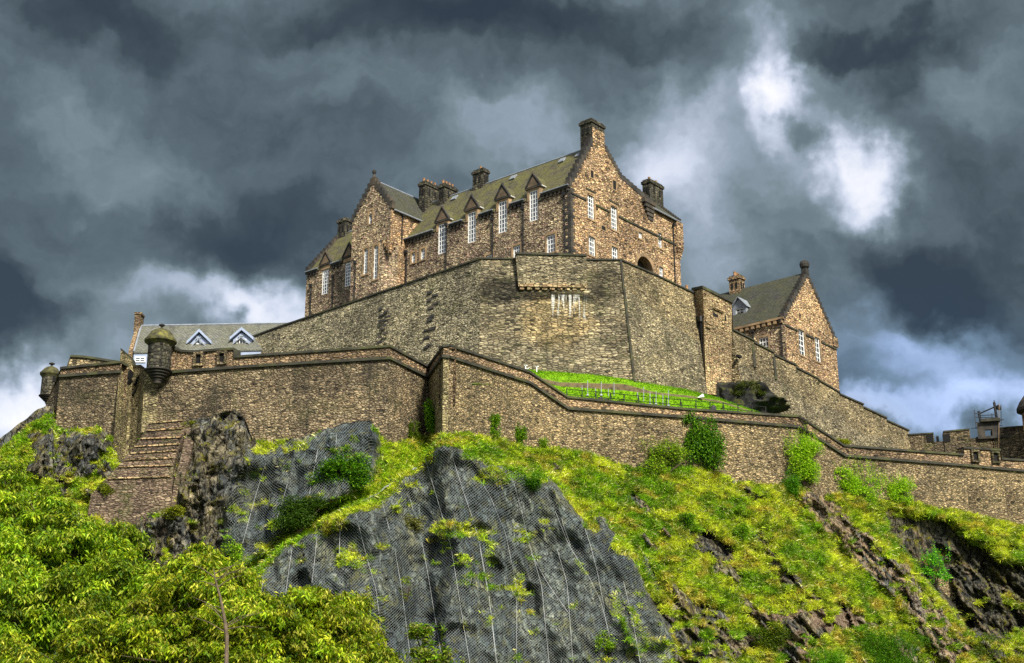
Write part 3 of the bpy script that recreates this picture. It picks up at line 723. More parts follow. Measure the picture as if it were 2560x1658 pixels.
steps_part(castle, F.P(SR - .2, -PW, ZEW), F.P(SM, -PW, ZAW), -DR, DR * .5, 8, .4); steps_part(castle, F.P(SL_ + .2, -PW, ZEW), F.P(SM, -PW, ZAW), -DR, DR * .5, 8, .4)
m = MB(); m.lathe(F.P(SM, -PW + .2, ZAW + .3), [(.28, 0), (.2, .3), (.12, .5), (.26, .75), (.24, 1.0), (.05, 1.15)], 10)
m.build('finial', M['blackstone'], castle)
# drainpipes
for u, v0, v1 in ((1118, 560, 690), (1233, 546, 650), (1309, 519, 650), (1412, 484, 650), (835, 690, 775), (780, 712, 800), (1011, 628, 720), (1018, 628, 720)):
    s_, z1_ = F.onS(u, v0); z0_ = F.onS(u, v1)[1]; pipe(castle, F, s_, z0_ - 3, z1_)
s_, z1_ = F.onS(889, 655, -PW); pipe(castle, F, s_ - .1, z1_ - 6, z1_, t=-PW - .1, r=.05)
tt, zz1 = F.onT(1681, 560); pipe(castle, F, tt, F.onT(1681, 720)[1], zz1, t=-.1, on='T')
tt, zz1 = F.onT(1005, 535, SR); pipe(castle, F, tt, F.onT(1005, 610, SR)[1], zz1, t=SR - .1, on='T')

# ------------------------------------------------------------------ the smaller gabled house
G = Frame(1961, 791, 155.0)
ZGE = G.z0; GW = G.onT(2090, 860)[0]; GZB = 38.0
tA, zA = G.onT(2010.5, 680); GH = GW / 2
ZGA = zA
GLEN = 22.0
house = thing('gabled_house', 'smaller stone house with steep dark slate roof and crow-stepped gable behind the stepped curtain wall', 'house', G.P(GLEN / 2, GH, GZB))
hw = [winS(1910, 843, 890, 24, 0, G)]
gw = [winT(2004.5, 826, 888, 15, 0, G), winT(2044.5, 845, 904, 13, 0, G)]
m = MB(); panel(m, G.P(0, 0, 0), DL, -DR, 0, GLEN, GZB, ZGE, hw)
m.poly([G.P(GLEN, 0, GZB), G.P(GLEN, GW, GZB), G.P(GLEN, GW, ZGE), G.P(GLEN, GH, ZGA), G.P(GLEN, 0, ZGE)])
m.poly([G.P(0, GW, GZB), G.P(GLEN, GW, GZB), G.P(GLEN, GW, ZGE), G.P(0, GW, ZGE)]); m.build('front_wall', M['palace'], house)
m = MB(); panel(m, G.P(0, 0, 0), DR, -DL, 0, GW, GZB, ZGE, gw)
m.prism([G.P(0, 0, ZGE), G.P(0, GW, ZGE), G.P(0, GH, ZGA)], DL * .5)
m.box(G.P(-.2, GW - .9, G.onT(2088, 868)[1]), DL * .2, DR * 1.15, ZH * (ZGE - G.onT(2088, 868)[1] + .3))
m.build('gable_wall', M['gable'], house)
for w in hw: window(house, G.P(0, 0, 0), DL, -DR, *w, nx=3, nz=4, bar=.09)
for w in gw: window(house, G.P(0, 0, 0), DR, -DL, *w, nx=2, nz=5)
m = gable_roof(G, .45, GLEN, 0, GW, ZGE, ZGA); hroof = m.build('roof', M['slate_dark'], house)
steps_part(house, G.P(0, -.2, ZGE - .1), G.P(0, GH, ZGA), -DL, DL * .5, 14, .3); steps_part(house, G.P(0, GW + .25, ZGE - .1), G.P(0, GH, ZGA), -DL, DL * .5, 14, .3)
m = MB()
m.box(G.P(-.1, GH - .35, ZGA - .1), DL * .7, DR * .7, ZH * .7); m.lathe(G.P(.25, GH, ZGA + .6), [(.3, 0), (.55, .25), (.62, .6), (.5, .95), (.2, 1.15)], 12); m.build('finial', M['blackstone'], house)
m = MB(); zst = G.onT(1963, 815)[1]; x = 0
for a, b in [(w[0] - .2, w[1] + .2) for w in gw] + [(GW, GW)]:
    m = MB(); m.box(G.P(-.12, x, zst), DR * (a - x), ZH * .2, DL * .12); m.build('string_course', M['coping'], house); x = b
m = MB(); s = .2
while s < 14: m.box(G.P(s, -.3, ZGE - .75), DL * .4, DR * .3, ZH * .42); s += .75
m.box(G.P(0, -.35, ZGE - .33), DL * 15, DR * .35, ZH * .25); m.build('eaves_corbels', M['dress'], house)
m = MB(); s_, z_ = G.onS(1837, 690, GH); s0 = G.onS(1861, 750, GH)[0]; s1 = G.onS(1829, 750, GH)[0]
chimney(house, G, s0 + .2, s1 - .1, GH - .6, GH + .6, ZGA - 2, G.onS(1846, 690, GH)[1], 3, 't', M['parapet'])
# slate-hung dormer
td = 1.9; sd, zd = G.onS(1849, 788, td); m = MB(); hwd = .95; zt = G.onS(1849, 768, td)[1]; za = G.onS(1846, 747, td)[1]; zb_ = G.onS(1849, 796, td)[1]
wr_ = (sd - .55, sd + .55, zb_ + .1, zt - .1)
panel(m, G.P(0, td, 0), DL, -DR, sd - hwd, sd + hwd, zb_ - .4, zt, [wr_], .2)
gsl = (ZGA - ZGE) / GH
for q in (sd - hwd, sd + hwd): m.poly([G.P(q, td, zb_ - .4), G.P(q, td, zt), G.P(q, td + (zt - zb_) / gsl + 1, zt), G.P(q, td + .3, zb_ - .4)])
m.prism([G.P(sd - hwd, td, zt), G.P(sd + hwd, td, zt), G.P(sd, td, za)], DR * .2)
dd = m.build('dormer', M['lead'], house)
m = MB()
for q in (sd - hwd - .2, sd + hwd + .2): m.prism([G.P(q, td - .3, zt - .12), G.P(sd, td - .3, za + .1), G.P(sd, td + 3.2, za + .1), G.P(q, td + 2.2, zt - .12)], ZH * .12)
m.build('dormer_roof', M['lead'], dd)
window(house, G.P(0, td, 0), DL, -DR, *wr_, nx=2, nz=3, surround=False)
s_, z1_ = G.onS(1961, 800); pipe(house, G, .5, GZB, ZGE - .3)
pipe(house, G, G.onS(1884, 840)[0], GZB, ZGE - .8)
# ------------------------------------------------------------------ masonry walls
def strip(mb, pts, out, h, w_in=.5, w_out=.14, mi=0):
    """coping or string course swept along a polyline (bottom line pts); out: horizontal outward direction (one, used with mitres)"""
    pts = [Vector(p) for p in pts]; n = len(pts); nr = []
    for i in range(n):
        d = Vector((0, 0, 0))
        for j in (i - 1, i):
            if 0 <= j < n - 1:
                e = pts[j + 1] - pts[j]; e.z = 0
                if e.length > .02:
                    e.normalize(); q = Vector((e.y, -e.x, 0)); d += q
        d.normalize(); nr.append(d * out)
    for i in range(n - 1):
        a, b = pts[i], pts[i + 1]
        mb.hexa([a + nr[i] * w_out, b + nr[i + 1] * w_out, b - nr[i + 1] * w_in, a - nr[i] * w_in,
                 a + nr[i] * w_out + ZH * h, b + nr[i + 1] * w_out + ZH * h, b - nr[i + 1] * w_in + ZH * (h + .05), a - nr[i] * w_in + ZH * (h + .05)])
def sheet(mb, tops, bots, mi=0, rows=1):
    for i in range(len(tops) - 1):
        for k in range(rows):
            f0, f1 = k / rows, (k + 1) / rows
            L_ = lambda j, f: Vector(tops[j]).lerp(Vector(bots[j]), f)
            mb.poly([L_(i, f1), L_(i + 1, f1), L_(i + 1, f0), L_(i, f0)], mi)
def solid_wall(mb, tops, bots, back, mi=0):
    """battered wall: front sheet, top, back"""
    sheet(mb, tops, bots, mi)
    tb = [Vector(t) + Vector(back) for t in tops]
    for i in range(len(tops) - 1):
        mb.poly([tops[i], tops[i + 1], tb[i + 1], tb[i]], mi)
        mb.poly([tb[i], tb[i + 1], tb[i + 1] - ZH * 14, tb[i] - ZH * 14], mi)

# lower rampart: (u, v of parapet top, v of string course, distance or None = level with Z)
def b_line(rows):
    sc, tp = [], []
    for u, vt, vs, Y, Z in rows:
        p = at(u, vs, Y) if Y else at_z(u, vs, Z)
        sc.append(p); tp.append(Vector((p.x, p.y, at(u, vt, p.y).z)))
    return sc, tp
ZS = 35.7
B_LEFT = [(150, 924, 941.3, None, ZS), (302.6, 908.5, 930, None, ZS)]
B_MAIN = [(383, 862, 934.5, None, ZS), (425, 866, 931.5, None, ZS), (436, 876, 930.7, None, ZS), (450, 881, 929.5, None, ZS), (485, 882.6, 927, None, ZS), (545, 877.5, 922.7, None, ZS), (583, 875.5, 920, None, ZS),
          (584, 896, 919.9, None, ZS), (700, 888, 912.2, None, ZS), (973, 868.8, 896, None, ZS), (1071, 920.7, 945, None, ZS)]
B_FLANK = [(1071, 920.7, 945, None, ZS), (1108.5, 868.8, 891.5, None, ZS), (1122, 867, 893, None, ZS)]
B_RIGHT = [(1122, 867, 893, None, ZS), (1322, 932.7, 957, None, ZS), (1419, 996, 1022, 121.0, None), (1705, 1025, 1043, None, 33.8), (1998, 1044, 1067.5, None, 33.8),
           (2020, 1057, 1080, None, 33.2), (2111, 1117, 1140, None, 31.6), (2411, 1140, 1164, None, 31.6), (2412, 1122, 1164, None, 31.6), (2505, 1128, 1173, None, 31.6), (2506, 1150, 1173, None, 31.6), (2600, 1156, 1181, None, 31.6), (2800, 1174, 1198, None, 31.6), (3300, 1216, 1241, None, 31.6)]
RB = {}
def rampart(name, rows, label, bodymat, drop=22.0, thick=1.1):
    sc, tp = b_line(rows); RB[label] = (sc, tp)
    root = thing(name, label, 'rampart', (sc[0] + sc[-1]) / 2 - ZH * drop)
    m = MB(); sheet(m, sc, [p - ZH * drop for p in sc], rows=3); m.build('wall_face', bodymat, root)
    m = MB(); sheet(m, tp, sc)
    nb = []
    for i in range(len(sc)):
        a, b = sc[max(i - 1, 0)], sc[min(i + 1, len(sc) - 1)]; e = (b - a); e.z = 0; e.normalize(); nb.append(Vector((-e.y, e.x, 0)) * thick)
    for i in range(len(sc) - 1):
        m.poly([tp[i], tp[i + 1], tp[i + 1] + nb[i + 1], tp[i] + nb[i]]); m.poly([tp[i] + nb[i], tp[i + 1] + nb[i + 1], sc[i + 1] + nb[i + 1] - ZH * 4, sc[i] + nb[i] - ZH * 4])
    m.build('parapet', M['parapet'], root)
    m = MB(); strip(m, [p - ZH * .12 for p in sc], 1, .24, .1, .22); m.build('string_course', M['coping'], root)
    m = MB(); strip(m, tp, 1, .2, thick + .1, .16); m.build('coping', M['coping'], root)
    return root
ram_l = rampart('rampart_wall', B_LEFT, 'brown bastion wall between the two domed turrets, above the dark rock mound', M['rampart'])
ram_m = rampart('rampart_wall', B_MAIN, 'long brown rampart wall with two square gun loops beside the big domed turret', M['rampart'])
ram_f = rampart('rampart_wall', B_FLANK, 'short mossy return wall in the inner corner of the rampart, hung with ivy', M['greenwall'])
ram_r = rampart('rampart_wall', B_RIGHT, 'long warm rubble rampart wall stepping down below the bright lawn', M['rampart_warm'])
# far-left side of the bastion, going back out of sight, and its raised inner wall
p0 = at_z(150, 941.3, ZS)
m = MB(); q = Vector((p0.x + 6, p0.y + 22, p0.z + 1.5)); sd_ = [p0 + ZH * .8, p0, at(128, 985, p0.y + 1.5), at(114, 1012, p0.y + 2.0), at(132, 1078, p0.y - .6), at(152, 1078, p0.y + .05)]
m.poly(sd_); m.poly([p0 + ZH * .8, sd_[3], sd_[3] + Vector((5, 20, 0)), q + ZH * .8]); m.build('side_face', M['rampart'], ram_l)
m = MB(); a = at(170, 921, 121); pts = [at(165, 930, 121), at(177, 893.5, 121), at(213, 895.5, 121), at(300, 909, 121), at(300, 930, 121)]
m.prism(pts, Vector((0, 1.5, 0))); m.build('inner_wall', M['upper_warm'], ram_l)
m = MB()
for i in range(0, 3): a, b = pts[i], pts[i + 1]; m.box(a + Vector((0, -.15, 0)), b - a, Vector((0, 1.8, 0)), ZH * .2)
m.build('inner_coping', M['coping'], ram_l)
# gun loops beside the turret and in the low box on the right
def gunloop(parent, u, v0, v1, w, line, out=.12):
    def hit(uu, vv):
        d = Vector(ray(uu, vv)); best = None
        for i in range(len(line) - 1):
            a, b = line[i], line[i + 1]; e = b - a; e = Vector((e.x, e.y, 0))
            if e.length < .05: continue
            n = Vector((e.y, -e.x, 0)).normalized(); c = Vector((0, 0, CAMZ)); k = (a - c).dot(n) / d.dot(n); p = c + d * k
            s_ = (p - a).dot(e) / e.length_squared
            if -.02 <= s_ <= 1.02: best = (p, e.normalized(), n)
        return best
    r = hit(u, (v0 + v1) / 2)
    if not r: return
    p, e, n = r; sc_ = FPX / math.sqrt(p.x ** 2 + p.y ** 2 + p.z ** 2) ; hw_, hh = w / 2 / sc_, (v1 - v0) / 2 / sc_
    if n.y > 0: n = -n
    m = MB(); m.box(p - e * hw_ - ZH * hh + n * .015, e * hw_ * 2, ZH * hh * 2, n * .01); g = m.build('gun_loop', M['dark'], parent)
    m = MB(); f = .2
    for a, b, c, d_ in ((-hw_ - f, -hw_, -hh, hh), (hw_, hw_ + f, -hh, hh), (-hw_ - f, hw_ + f, hh, hh + f), (-hw_ - f, hw_ + f, -hh - f, -hh)):
        m.box(p + e * a + ZH * c - n * .02, e * (b - a), ZH * (d_ - c), n * (out + .14))
    m.build('surround', M['far'], g)
for u, v0, v1 in ((497.5, 887, 911), (556, 884, 907)): gunloop(ram_m, u, v0, v1, 14, RB['long brown rampart wall with two square gun loops beside the big domed turret'][0])
for u, v0, v1 in ((2436, 1131, 1151), (2487, 1134, 1154)): gunloop(ram_r, u, v0, v1, 14, RB['long warm rubble rampart wall stepping down below the bright lawn'][0])

# recessed fold between the bastion and the turret
fold = thing('recess_wall', 'narrow greenish wall folded back between the bastion and the big domed turret', 'wall', at_z(335, 1000, 25))
m = MB()
A0, A1 = at_z(302.6, 930, ZS), at_z(383, 934.5, ZS)
Yb = A0.y
T = [at(302, 874, Yb + .6), at(330, 898, Yb + 3.4), at(333, 917, Yb + 3.4), at(352, 916, Yb + 2.2), at(364, 925, Yb + .6), at(396, 936, Yb + .3)]
B_ = [at(279, 1160, Yb - 2.2), at(312, 1150, Yb + 1.2), at(320, 1150, Yb + 1.2), at(338, 1120, Yb + .6), at(352, 1080, Yb - .6), at(392, 1090, Yb + .1)]
sheet(m, T, B_, rows=3); m.build('wall_face', M['greenwall'], fold)
m = MB()
for i in range(len(T) - 1): m.box(T[i] + Vector((0, -.1, -.05)), T[i + 1] - T[i], Vector((0, 1.2, 0)), ZH * .18)
m.build('coping', M['coping'], fold)
m = MB()
for i, (ua, va, ub, vb) in enumerate(((322, 926, 316, 946), (320, 948, 311, 968), (342, 943, 334, 962), (341, 968, 328, 988), (377, 957, 352, 1000))):
    f = lambda u, v: at(u, v, Yb + 2.0 - (1.0 if i == 4 else 0))
    a, b = f(ua, va), f(ub, vb); m.box(a, b - a, Vector((.16, 0, .1)), Vector((0, 1.4, 0)))
m.build('slanted_drain', M['dark'], fold)

# domed sentry turrets
def turret(u, v_fin, v_roof, v_eave, v_body0, v_body1, v_tail, du, rw, Y, label, wins):
    def z(v): return at(u, v, Y).z
    c = at(u, v_body1, Y); sc_ = FPX / (Y * CP + (c.z - CAMZ) * SP); rb = du / 2 / sc_; rr = rw / 2 / sc_
    root = thing('sentry_turret', label, 'turret', (c.x, Y, z(v_tail)))
    o = Vector((c.x, Y, 0))
    m = MB(); m.lathe(o, [(rb, z(v_body1)), (rb, z(v_body0))], 24); body = m.build('turret_wall', M['sooty'], root, smooth=False)
    m = MB(); z1, z0 = z(v_body1), z(v_tail); h = z1 - z0
    prof = [(.12 * rb, z0), (.30 * rb, z0 + .10 * h)]
    for k in range(5):
        a = .3 + .7 * k / 4 + .10; zz = z0 + h * (.25 + .15 * k); prof += [(rb * a * .9, zz), (rb * a * 1.06, zz + .03 * h), (rb * a * 1.06, zz + .10 * h), (rb * a * .93, zz + .12 * h)]
    m.lathe(o, prof, 24); m.build('corbel_base', M['blackstone'], root)
    m = MB(); ze, zr = z(v_eave), z(v_roof)
    m.lathe(o, [(rb * .98, ze - .45), (rr * .86, ze - .28), (rr * 1.0, ze - .12), (rr, ze + .05), (rr * .90, ze + (zr - ze) * .18), (rr * .76, ze + (zr - ze) * .42), (rr * .64, ze + (zr - ze) * .64), (rr * .42, ze + (zr - ze) * .84), (rr * .2, ze + (zr - ze) * .96), (.1, zr)], 24)
    rf_ = m.build('dome', M['domestone'], root)
    m = MB(); zf = z(v_fin); m.lathe(o, [(.12, zr - .05), (.08, zr + (zf - zr) * .35), (.24, zr + (zf - zr) * .5), (.27, zr + (zf - zr) * .7), (.15, zr + (zf - zr) * .85), (.03, zf)], 12); m.build('finial', M['blackstone'], rf_)
    for wu, w0, w1, ww in wins:
        p = at(wu, (w0 + w1) / 2, Y - rb * .9); off = (p.x - c.x); off = max(-rb * .95, min(rb * .95, off)); yy = -math.sqrt(max(rb * rb - off * off, 0)); nn = Vector((off, yy, 0)).normalized(); tt_ = Vector((-nn.y, nn.x, 0))
        w_ = ww / 2 / sc_; q = o + nn * (rb - .16); m = MB(); m.box(q - tt_ * w_ + ZH * z(w1), tt_ * w_ * 2, nn * .2, ZH * (z(w0) - z(w1))); wi = m.build('opening', M['dark'], root)
    return root
tt = NT('mossy_dome'); ob = tt.obj(); n1_ = tt.noise(ob, 1.6, 5, .65)
M['domestone'] = tt.fin(tt.ramp(n1_, [(.35, (.022, .021, .018)), (.55, (.07, .068, .028)), (.72, (.17, .16, .04))]), .9, tt.bump(n1_, .5, .1), .2)
turret(396, 809, 821, 853, 851, 924, 963, 59, 80, 115.3, 'big blackened turret with mossy domed cap, corbelled out from the rampart corner', [(372, 860, 887, 11), (404, 858, 870, 6)])
turret(121.5, 906, 916, 935, 938, 989, 1012, 41, 53, 121.5, 'small domed turret at the far outer corner of the bastion', [(133, 944, 958, 6)])

# ------------------------------------------------------------------ upper walls
ZA = at(1552, 651, 128).z
up_pts = [(470, 905), (545, 874), (700, 818.6), (767.7, 795.8), (1000, 716.5), (1202.6, 648.5)]
pa = [at_z(u, v, ZA) for u, v in up_pts]
cfl = at(1202.6, 648.5, 128.0); cfl = at_z(1202.6, 648.5, ZA); cfr = at_z(1552, 652, ZA)
pr = [cfr, at_z(1640, 690, ZA), at_z(1735, 735, ZA)]
# bottoms
botl = [at(470, 960, pa[0].y - 3), at(545, 960, pa[1].y - 3), at(700, 960, pa[2].y - 3), at(767, 960, pa[3].y - 3), at(1000, 960, pa[4].y - 2.6), at(1196, 962, 125.0)]
cbl, cbr = at(1196, 962, 125.0), at(1586, 955, 125.4)
botr = [cbr, at(1683, 985, 130.4), at(1772, 1010, 135.3)]
UA = thing('curtain_wall', 'tall pale curtain wall climbing from the low slate-roofed building to the overhanging gun box', 'curtain wall', (pa[2] + Vector(botl[2])) / 2 - ZH * 10)
m = MB(); solid_wall(m, pa, botl, DR * 1.2); m.build('wall_face', M['upper_pale'], UA)
m = MB(); strip(m, pa, 1, .16, 1.3, .14); m.build('coping', M['coping'], UA)
# two ladders of toothing stones in the long wall
def on_sheet(u, v, tops, bots):
    d = Vector(ray(u, v)); c = Vector((0, 0, CAMZ)); best = None
    for i in range(len(tops) - 1):
        a, b, e = Vector(tops[i]), Vector(tops[i + 1]), Vector(bots[i]); n = (b - a).cross(e - a).normalized()
        p = c + d * ((a - c).dot(n) / d.dot(n)); s_ = (p - a).dot(b - a) / (b - a).length_squared
        if -.03 <= s_ <= 1.03: best = (p, (b - a).normalized(), n if n.y < 0 else -n)
    return best
tooth = MB()
for line in (((955, 772), (968, 779), (955, 787), (970, 792), (956, 803), (968, 812), (957, 822), (965, 833), (955, 842), (953, 855)), ((1077, 732), (1090, 738), (1077, 750), (1090, 758), (1078, 770), (1084, 790), (1078, 800), (1070, 824), (1082, 822), (1069, 843), (1076, 862), (1068, 868))):
    for u, v in line:
        r = on_sheet(u, v, pa, botl)
        if r: p, e, n = r; dn = n.cross(e); tooth.box(p - e * random.uniform(.38, .55) - dn * .15 + n * .02, e * random.uniform(.5, .95), dn * random.uniform(.2, .34), n * random.uniform(.05, .12))
tooth.build('toothing_stones', M['blackstone'], UA)

BA = thing('bastion_wall', 'battered grey bastion front under the many-windowed stone range, black and white streaked', 'bastion', (cfl + cbr) / 2 - ZH * 12)
ft = [cfl, cfr]
nf = (cfr - cfl).cross(cbl - cfl).normalized(); nf = nf if nf.y < 0 else -nf
tf = ZH.cross(nf).normalized(); bf = nf.cross(tf)
def fuv(u, v): p = on_sheet(u, v, ft, [cbl, cbr])[0]; return (p.dot(tf), p.dot(bf))
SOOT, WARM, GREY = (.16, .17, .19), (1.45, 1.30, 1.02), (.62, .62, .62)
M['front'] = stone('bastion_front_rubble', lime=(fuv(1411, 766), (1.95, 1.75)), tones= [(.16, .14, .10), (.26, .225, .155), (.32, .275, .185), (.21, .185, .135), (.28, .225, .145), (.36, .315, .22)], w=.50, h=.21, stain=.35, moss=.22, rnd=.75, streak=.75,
    spots=[(fuv(1240, 715), (3.2, 1.8), SOOT, .92), (fuv(1510, 700), (2.2, 2.4), SOOT, .75), (fuv(1240, 790), (2.6, 3.0), GREY, .7), (fuv(1380, 800), (4.2, 3.6), WARM, .9), (fuv(1530, 830), (2.0, 4.5), GREY, .5), (fuv(1480, 740), (1.6, 1.4), SOOT, .6), (fuv(1340, 732), (2.6, .7), (.10, .10, .10), .9), (fuv(1425, 734), (2.4, .7), (.10, .10, .10), .9)])  # last spots paint the shade of the corbel gaps onto the wall
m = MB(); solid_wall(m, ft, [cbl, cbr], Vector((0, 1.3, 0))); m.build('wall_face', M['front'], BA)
m = MB(); strip(m, ft, 1, .16, 1.3, .14); m.build('coping', M['coping'], BA)
# the box on corbels
bt0, bt1 = at(1289, 636.5, cfl.y - .75), at(1466, 641, cfr.y - .75)
bb0, bb1 = at(1296, 716, cfl.y - .9), at(1466, 719, cfr.y - .9)
m = MB(); m.hexa([bb0, bb1, bt1, bt0, bb0 + Vector((0, 2.2, 0)), bb1 + Vector((0, 2.2, 0)), bt1 + Vector((0, 2.2, 0)), bt0 + Vector((0, 2.2, 0))]); m.build('gun_box', M['upper'], BA)
m = MB(); strip(m, [bt0, bt1], 1, .2, 1.6, .14); m.build('gun_box_coping', M['coping'], BA)
m = MB(); e = (bb1 - bb0); nC = 9
for k in range(nC):
    o = bb0 + e * ((k + .18) / nC)
    for j in range(3): m.box(o + Vector((0, .02 + .3 * j, -.28 * (j + 1))), e / nC * .62, Vector((0, 2.0, 0)), ZH * .28)
m.box(bb0 + Vector((0, -.08, -.02)), e, Vector((0, 1.0, 0)), ZH * .35)
m.build('corbels', M['tower'], BA)
RA = thing('bastion_wall', 'sunlit battered bastion face between the streaked front and the square ashlar tower', 'bastion', (Vector(pr[1]) + Vector(botr[1])) / 2 - ZH * 12)
mid = [Vector(a).lerp(Vector(b), f) for a, b, f in zip(pr, botr, (.22, .36, .46))]
m = MB(); sheet(m, pr, mid); tb_ = [Vector(t) + Vector((-.6, 1, 0)) for t in pr]; sheet(m, tb_, pr); m.build('upper_face', M['upper_warm'], RA)
m = MB(); sheet(m, [p + Vector((.02, -.03, 0)) for p in mid], botr, rows=2); m.build('lower_face', M['upper'], RA)
m = MB(); strip(m, pr, 1, .16, 1.2, .14); m.build('coping', M['coping'], RA)
m = MB()
for i in range(1):
    a, b = cfr + Vector((0, -.05, 0)), cbr + Vector((0, -.05, 0)); m.tube([a, a.lerp(b, .5), b], .12, 5)
m.build('edge_quoin', M['coping'], RA)

# square tower
TL, TC, TR = at(1733, 727, 138.2), at(1757, 722.5, 136.0), at_z(1829.7, 759.5, at(1757, 722.5, 136.0).z)
TBL, TBC, TBR = at(1768, 990, 137.6), at(1748, 985, 134.9), at(1829, 990, 139.2)
TW = thing('square_tower', 'square ochre ashlar tower with worn niche and drainpipe in the bastion angle', 'tower', TC - ZH * 16)
m = MB(); sheet(m, [TL, TC, TR], [Vector((TL.x, TL.y, TBC.z)), at(1766, 985, 135.6), TBR]); bk_ = TL + (TR - TC); m.poly([TL, TC, TR, bk_]); m.poly([TR, bk_, bk_ - ZH * 14, TR - ZH * 14]); m.build('tower_wall', M['tower'], TW)
m = MB(); strip(m, [TL, TC, TR], 1, .3, 1.0, .2); m.build('coping', M['coping'], TW)
eT = (TR - TC).normalized(); nT = Vector((eT.y, -eT.x, 0))
def onT(u, v): 
    d = Vector(ray(u, v)); c = Vector((0, 0, CAMZ)); return c + d * ((TC - c).dot(nT) / d.dot(nT))
m = MB()   # corbelled corner box, label mould and niche
a = onT(1760, 765); m.box(a - ZH * 1.9 + nT * .3, eT * 1.1, -nT * .3, ZH * 3.4); m.box(a - ZH * 2.3 + nT * .2, eT * .9, -nT * .3, ZH * .4)
for (ua, va, ub, vb) in ((1778, 768, 1806, 782), (1806, 782, 1806, 820)): a, b = onT(ua, va), onT(ub, vb); m.tube([a + nT * .1, b + nT * .1], .16, 5)
m.build('niche_moulding', M['tower'], TW)
m = MB(); a, b = onT(1808, 786), onT(1811, 820); m.box(b + nT * .015, eT * .45, ZH * (a.z - b.z), nT * .01); a = onT(1782, 778); m.box(a - ZH * .5 + nT * .02, eT * 1.0, ZH * .35, nT * .01); m.build('niche', M['dark'], TW)
m = MB(); e2 = (TC - TL).normalized(); n2 = Vector((e2.y, -e2.x, 0)); n2 = n2 if n2.y < 0 else -n2; q = TC - e2 * .5 + n2 * .12
m.tube([q - ZH * 3.4, q - ZH * 15], .11, 6); m.tube([q - e2 * .5 - ZH * 3.4, q - e2 * .5 - ZH * 13], .08, 6); m.box(q - e2 * .9 - ZH * 3.5, e2 * 1.2, n2 * .25, ZH * .6); m.build('drainpipe', M['iron'], TW)
m = MB(); m.lathe(TL + Vector((-.6, .5, .25)), [(.2, 0), (.16, .3), (.18, .5)], 8); m.build('chimney_pot', M['pot'], TW)

# stepped curtain wall on the right
pc = TR.copy(); c_rows = [(1830, 826), (1884, 853), (1884, 858), (1934, 883), (1934, 889), (1990, 915), (1990, 921), (2044, 948), (2044, 951), (2098, 983), (2098, 987), (2158, 1013), (2158, 1020), (2216, 1047), (2216, 1053), (2271.7, 1078)]
lineP, lineD = Vector((TR.x, TR.y, 0)), Vector((.643, .766, 0)); lineN = Vector((lineD.y, -lineD.x, 0))
def onC(u, v, off=0.0):
    d = Vector(ray(u, v)); c = Vector((0, 0, CAMZ)); return c + d * ((lineP + lineN * off - c).dot(lineN) / d.dot(lineN))
ct = [onC(u, v) for u, v in c_rows]; cbot = [p + lineN * 1.9 - ZH * 15 for p in ct]
CW = thing('curtain_wall', 'stepped curtain wall with buttress strips running down from the square tower past the gabled house', 'curtain wall', (ct[6] + cbot[6]) / 2 - ZH * 5)
cm = [a.lerp(b, .22 + .05 * math.sin(i * 1.3)) for i, (a, b) in enumerate(zip(ct, cbot))]
m = MB(); sheet(m, ct, cm)
tb_ = [p - lineN * 1.2 for p in ct]; sheet(m, tb_, ct); sheet(m, [p for p in tb_], [p - ZH * 15 for p in tb_])
m.poly([ct[-1], tb_[-1], tb_[-1] - ZH * 15, cbot[-1]]); m.poly([ct[0], cbot[0], cbot[0] - lineN * 4, ct[0] - lineN * 2]); m.build('upper_face', M['upper_warm'], CW)
m = MB(); sheet(m, [p + lineN * .03 for p in cm], cbot, rows=2); m.build('lower_face', M['upper'], CW)
m = MB()
for i in range(0, len(ct) - 1, 2): strip(m, [ct[i], ct[i + 1]], 1, .18, 1.3, .15)
m.build('coping', M['coping'], CW)
for u, v0, v1 in ((1880, 862, 920), (1933, 894, 950), (1989, 928, 985), (2043, 958, 998)):
    a, b = on_sheet(u, v0, ct, cbot), on_sheet(u + 5, v1, ct, cbot)
    if a and b: m = MB(); m.tube([a[0] + a[2] * .1, b[0] + b[2] * .1], .17, 5); m.build('buttress_strip', M['coping'], CW)
m = MB(); a = onC(1840, 894, .6); m.box(a, lineD * .6, ZH * .28, lineN * .35); m.build('water_spout', M['dark'], CW)

# low slate-roofed building on the left
LB = thing('lodge_building', 'low building with pale grey slate roof and blue-white dormers behind the big domed turret', 'building', at(520, 876, 150) - ZH * 6)
YL = 150.0
r0, r1 = at(352, 819, YL + 4.5), at(800, 810.5, YL + 4.5); e0, e1 = at(334, 884, YL), at(800, 874, YL)
m = MB(); m.prism([e0, e1, r1, r0], ZH * .15); bk0, bk1 = Vector((r0.x, YL + 9, e0.z)), Vector((r1.x, YL + 9, e1.z)); m.prism([bk0, bk1, r1, r0], ZH * .15); lbroof = m.build('roof', M['slate_grey'], LB)
m = MB(); m.tube([r0 + ZH * .2, r1 + ZH * .2], .12, 6); m.tube([r0 + ZH * .2, e0 + ZH * .2], .12, 6); m.build('ridge', M['lead'], lbroof)
m = MB(); ex = Vector((-.42, 0, 0))
g0 = e0 + Vector((-.2, -.2, .3)); g1 = r0 + Vector((-.2, 0, .2))
m.prism([e0 + Vector((-.1, -.2, -6)), e0 + Vector((-.1, -.2, .35)), r0 + Vector((-.1, 0, .6)), bk0 + Vector((-.1, 0, .35)), bk0 + Vector((-.1, 0, -6))], ex)
m.build('gable_wall', M['parapet'], LB)
m = MB(); m.box(r0 + Vector((-.65, -.6, -.6)), Vector((.72, 0, 0)), Vector((0, 1.3, 0)), ZH * 2.0); m.box(r0 + Vector((-.73, -.7, 1.4)), Vector((.88, 0, 0)), Vector((0, 1.5, 0)), ZH * .25); m.build('chimney', M['parapet'], LB)
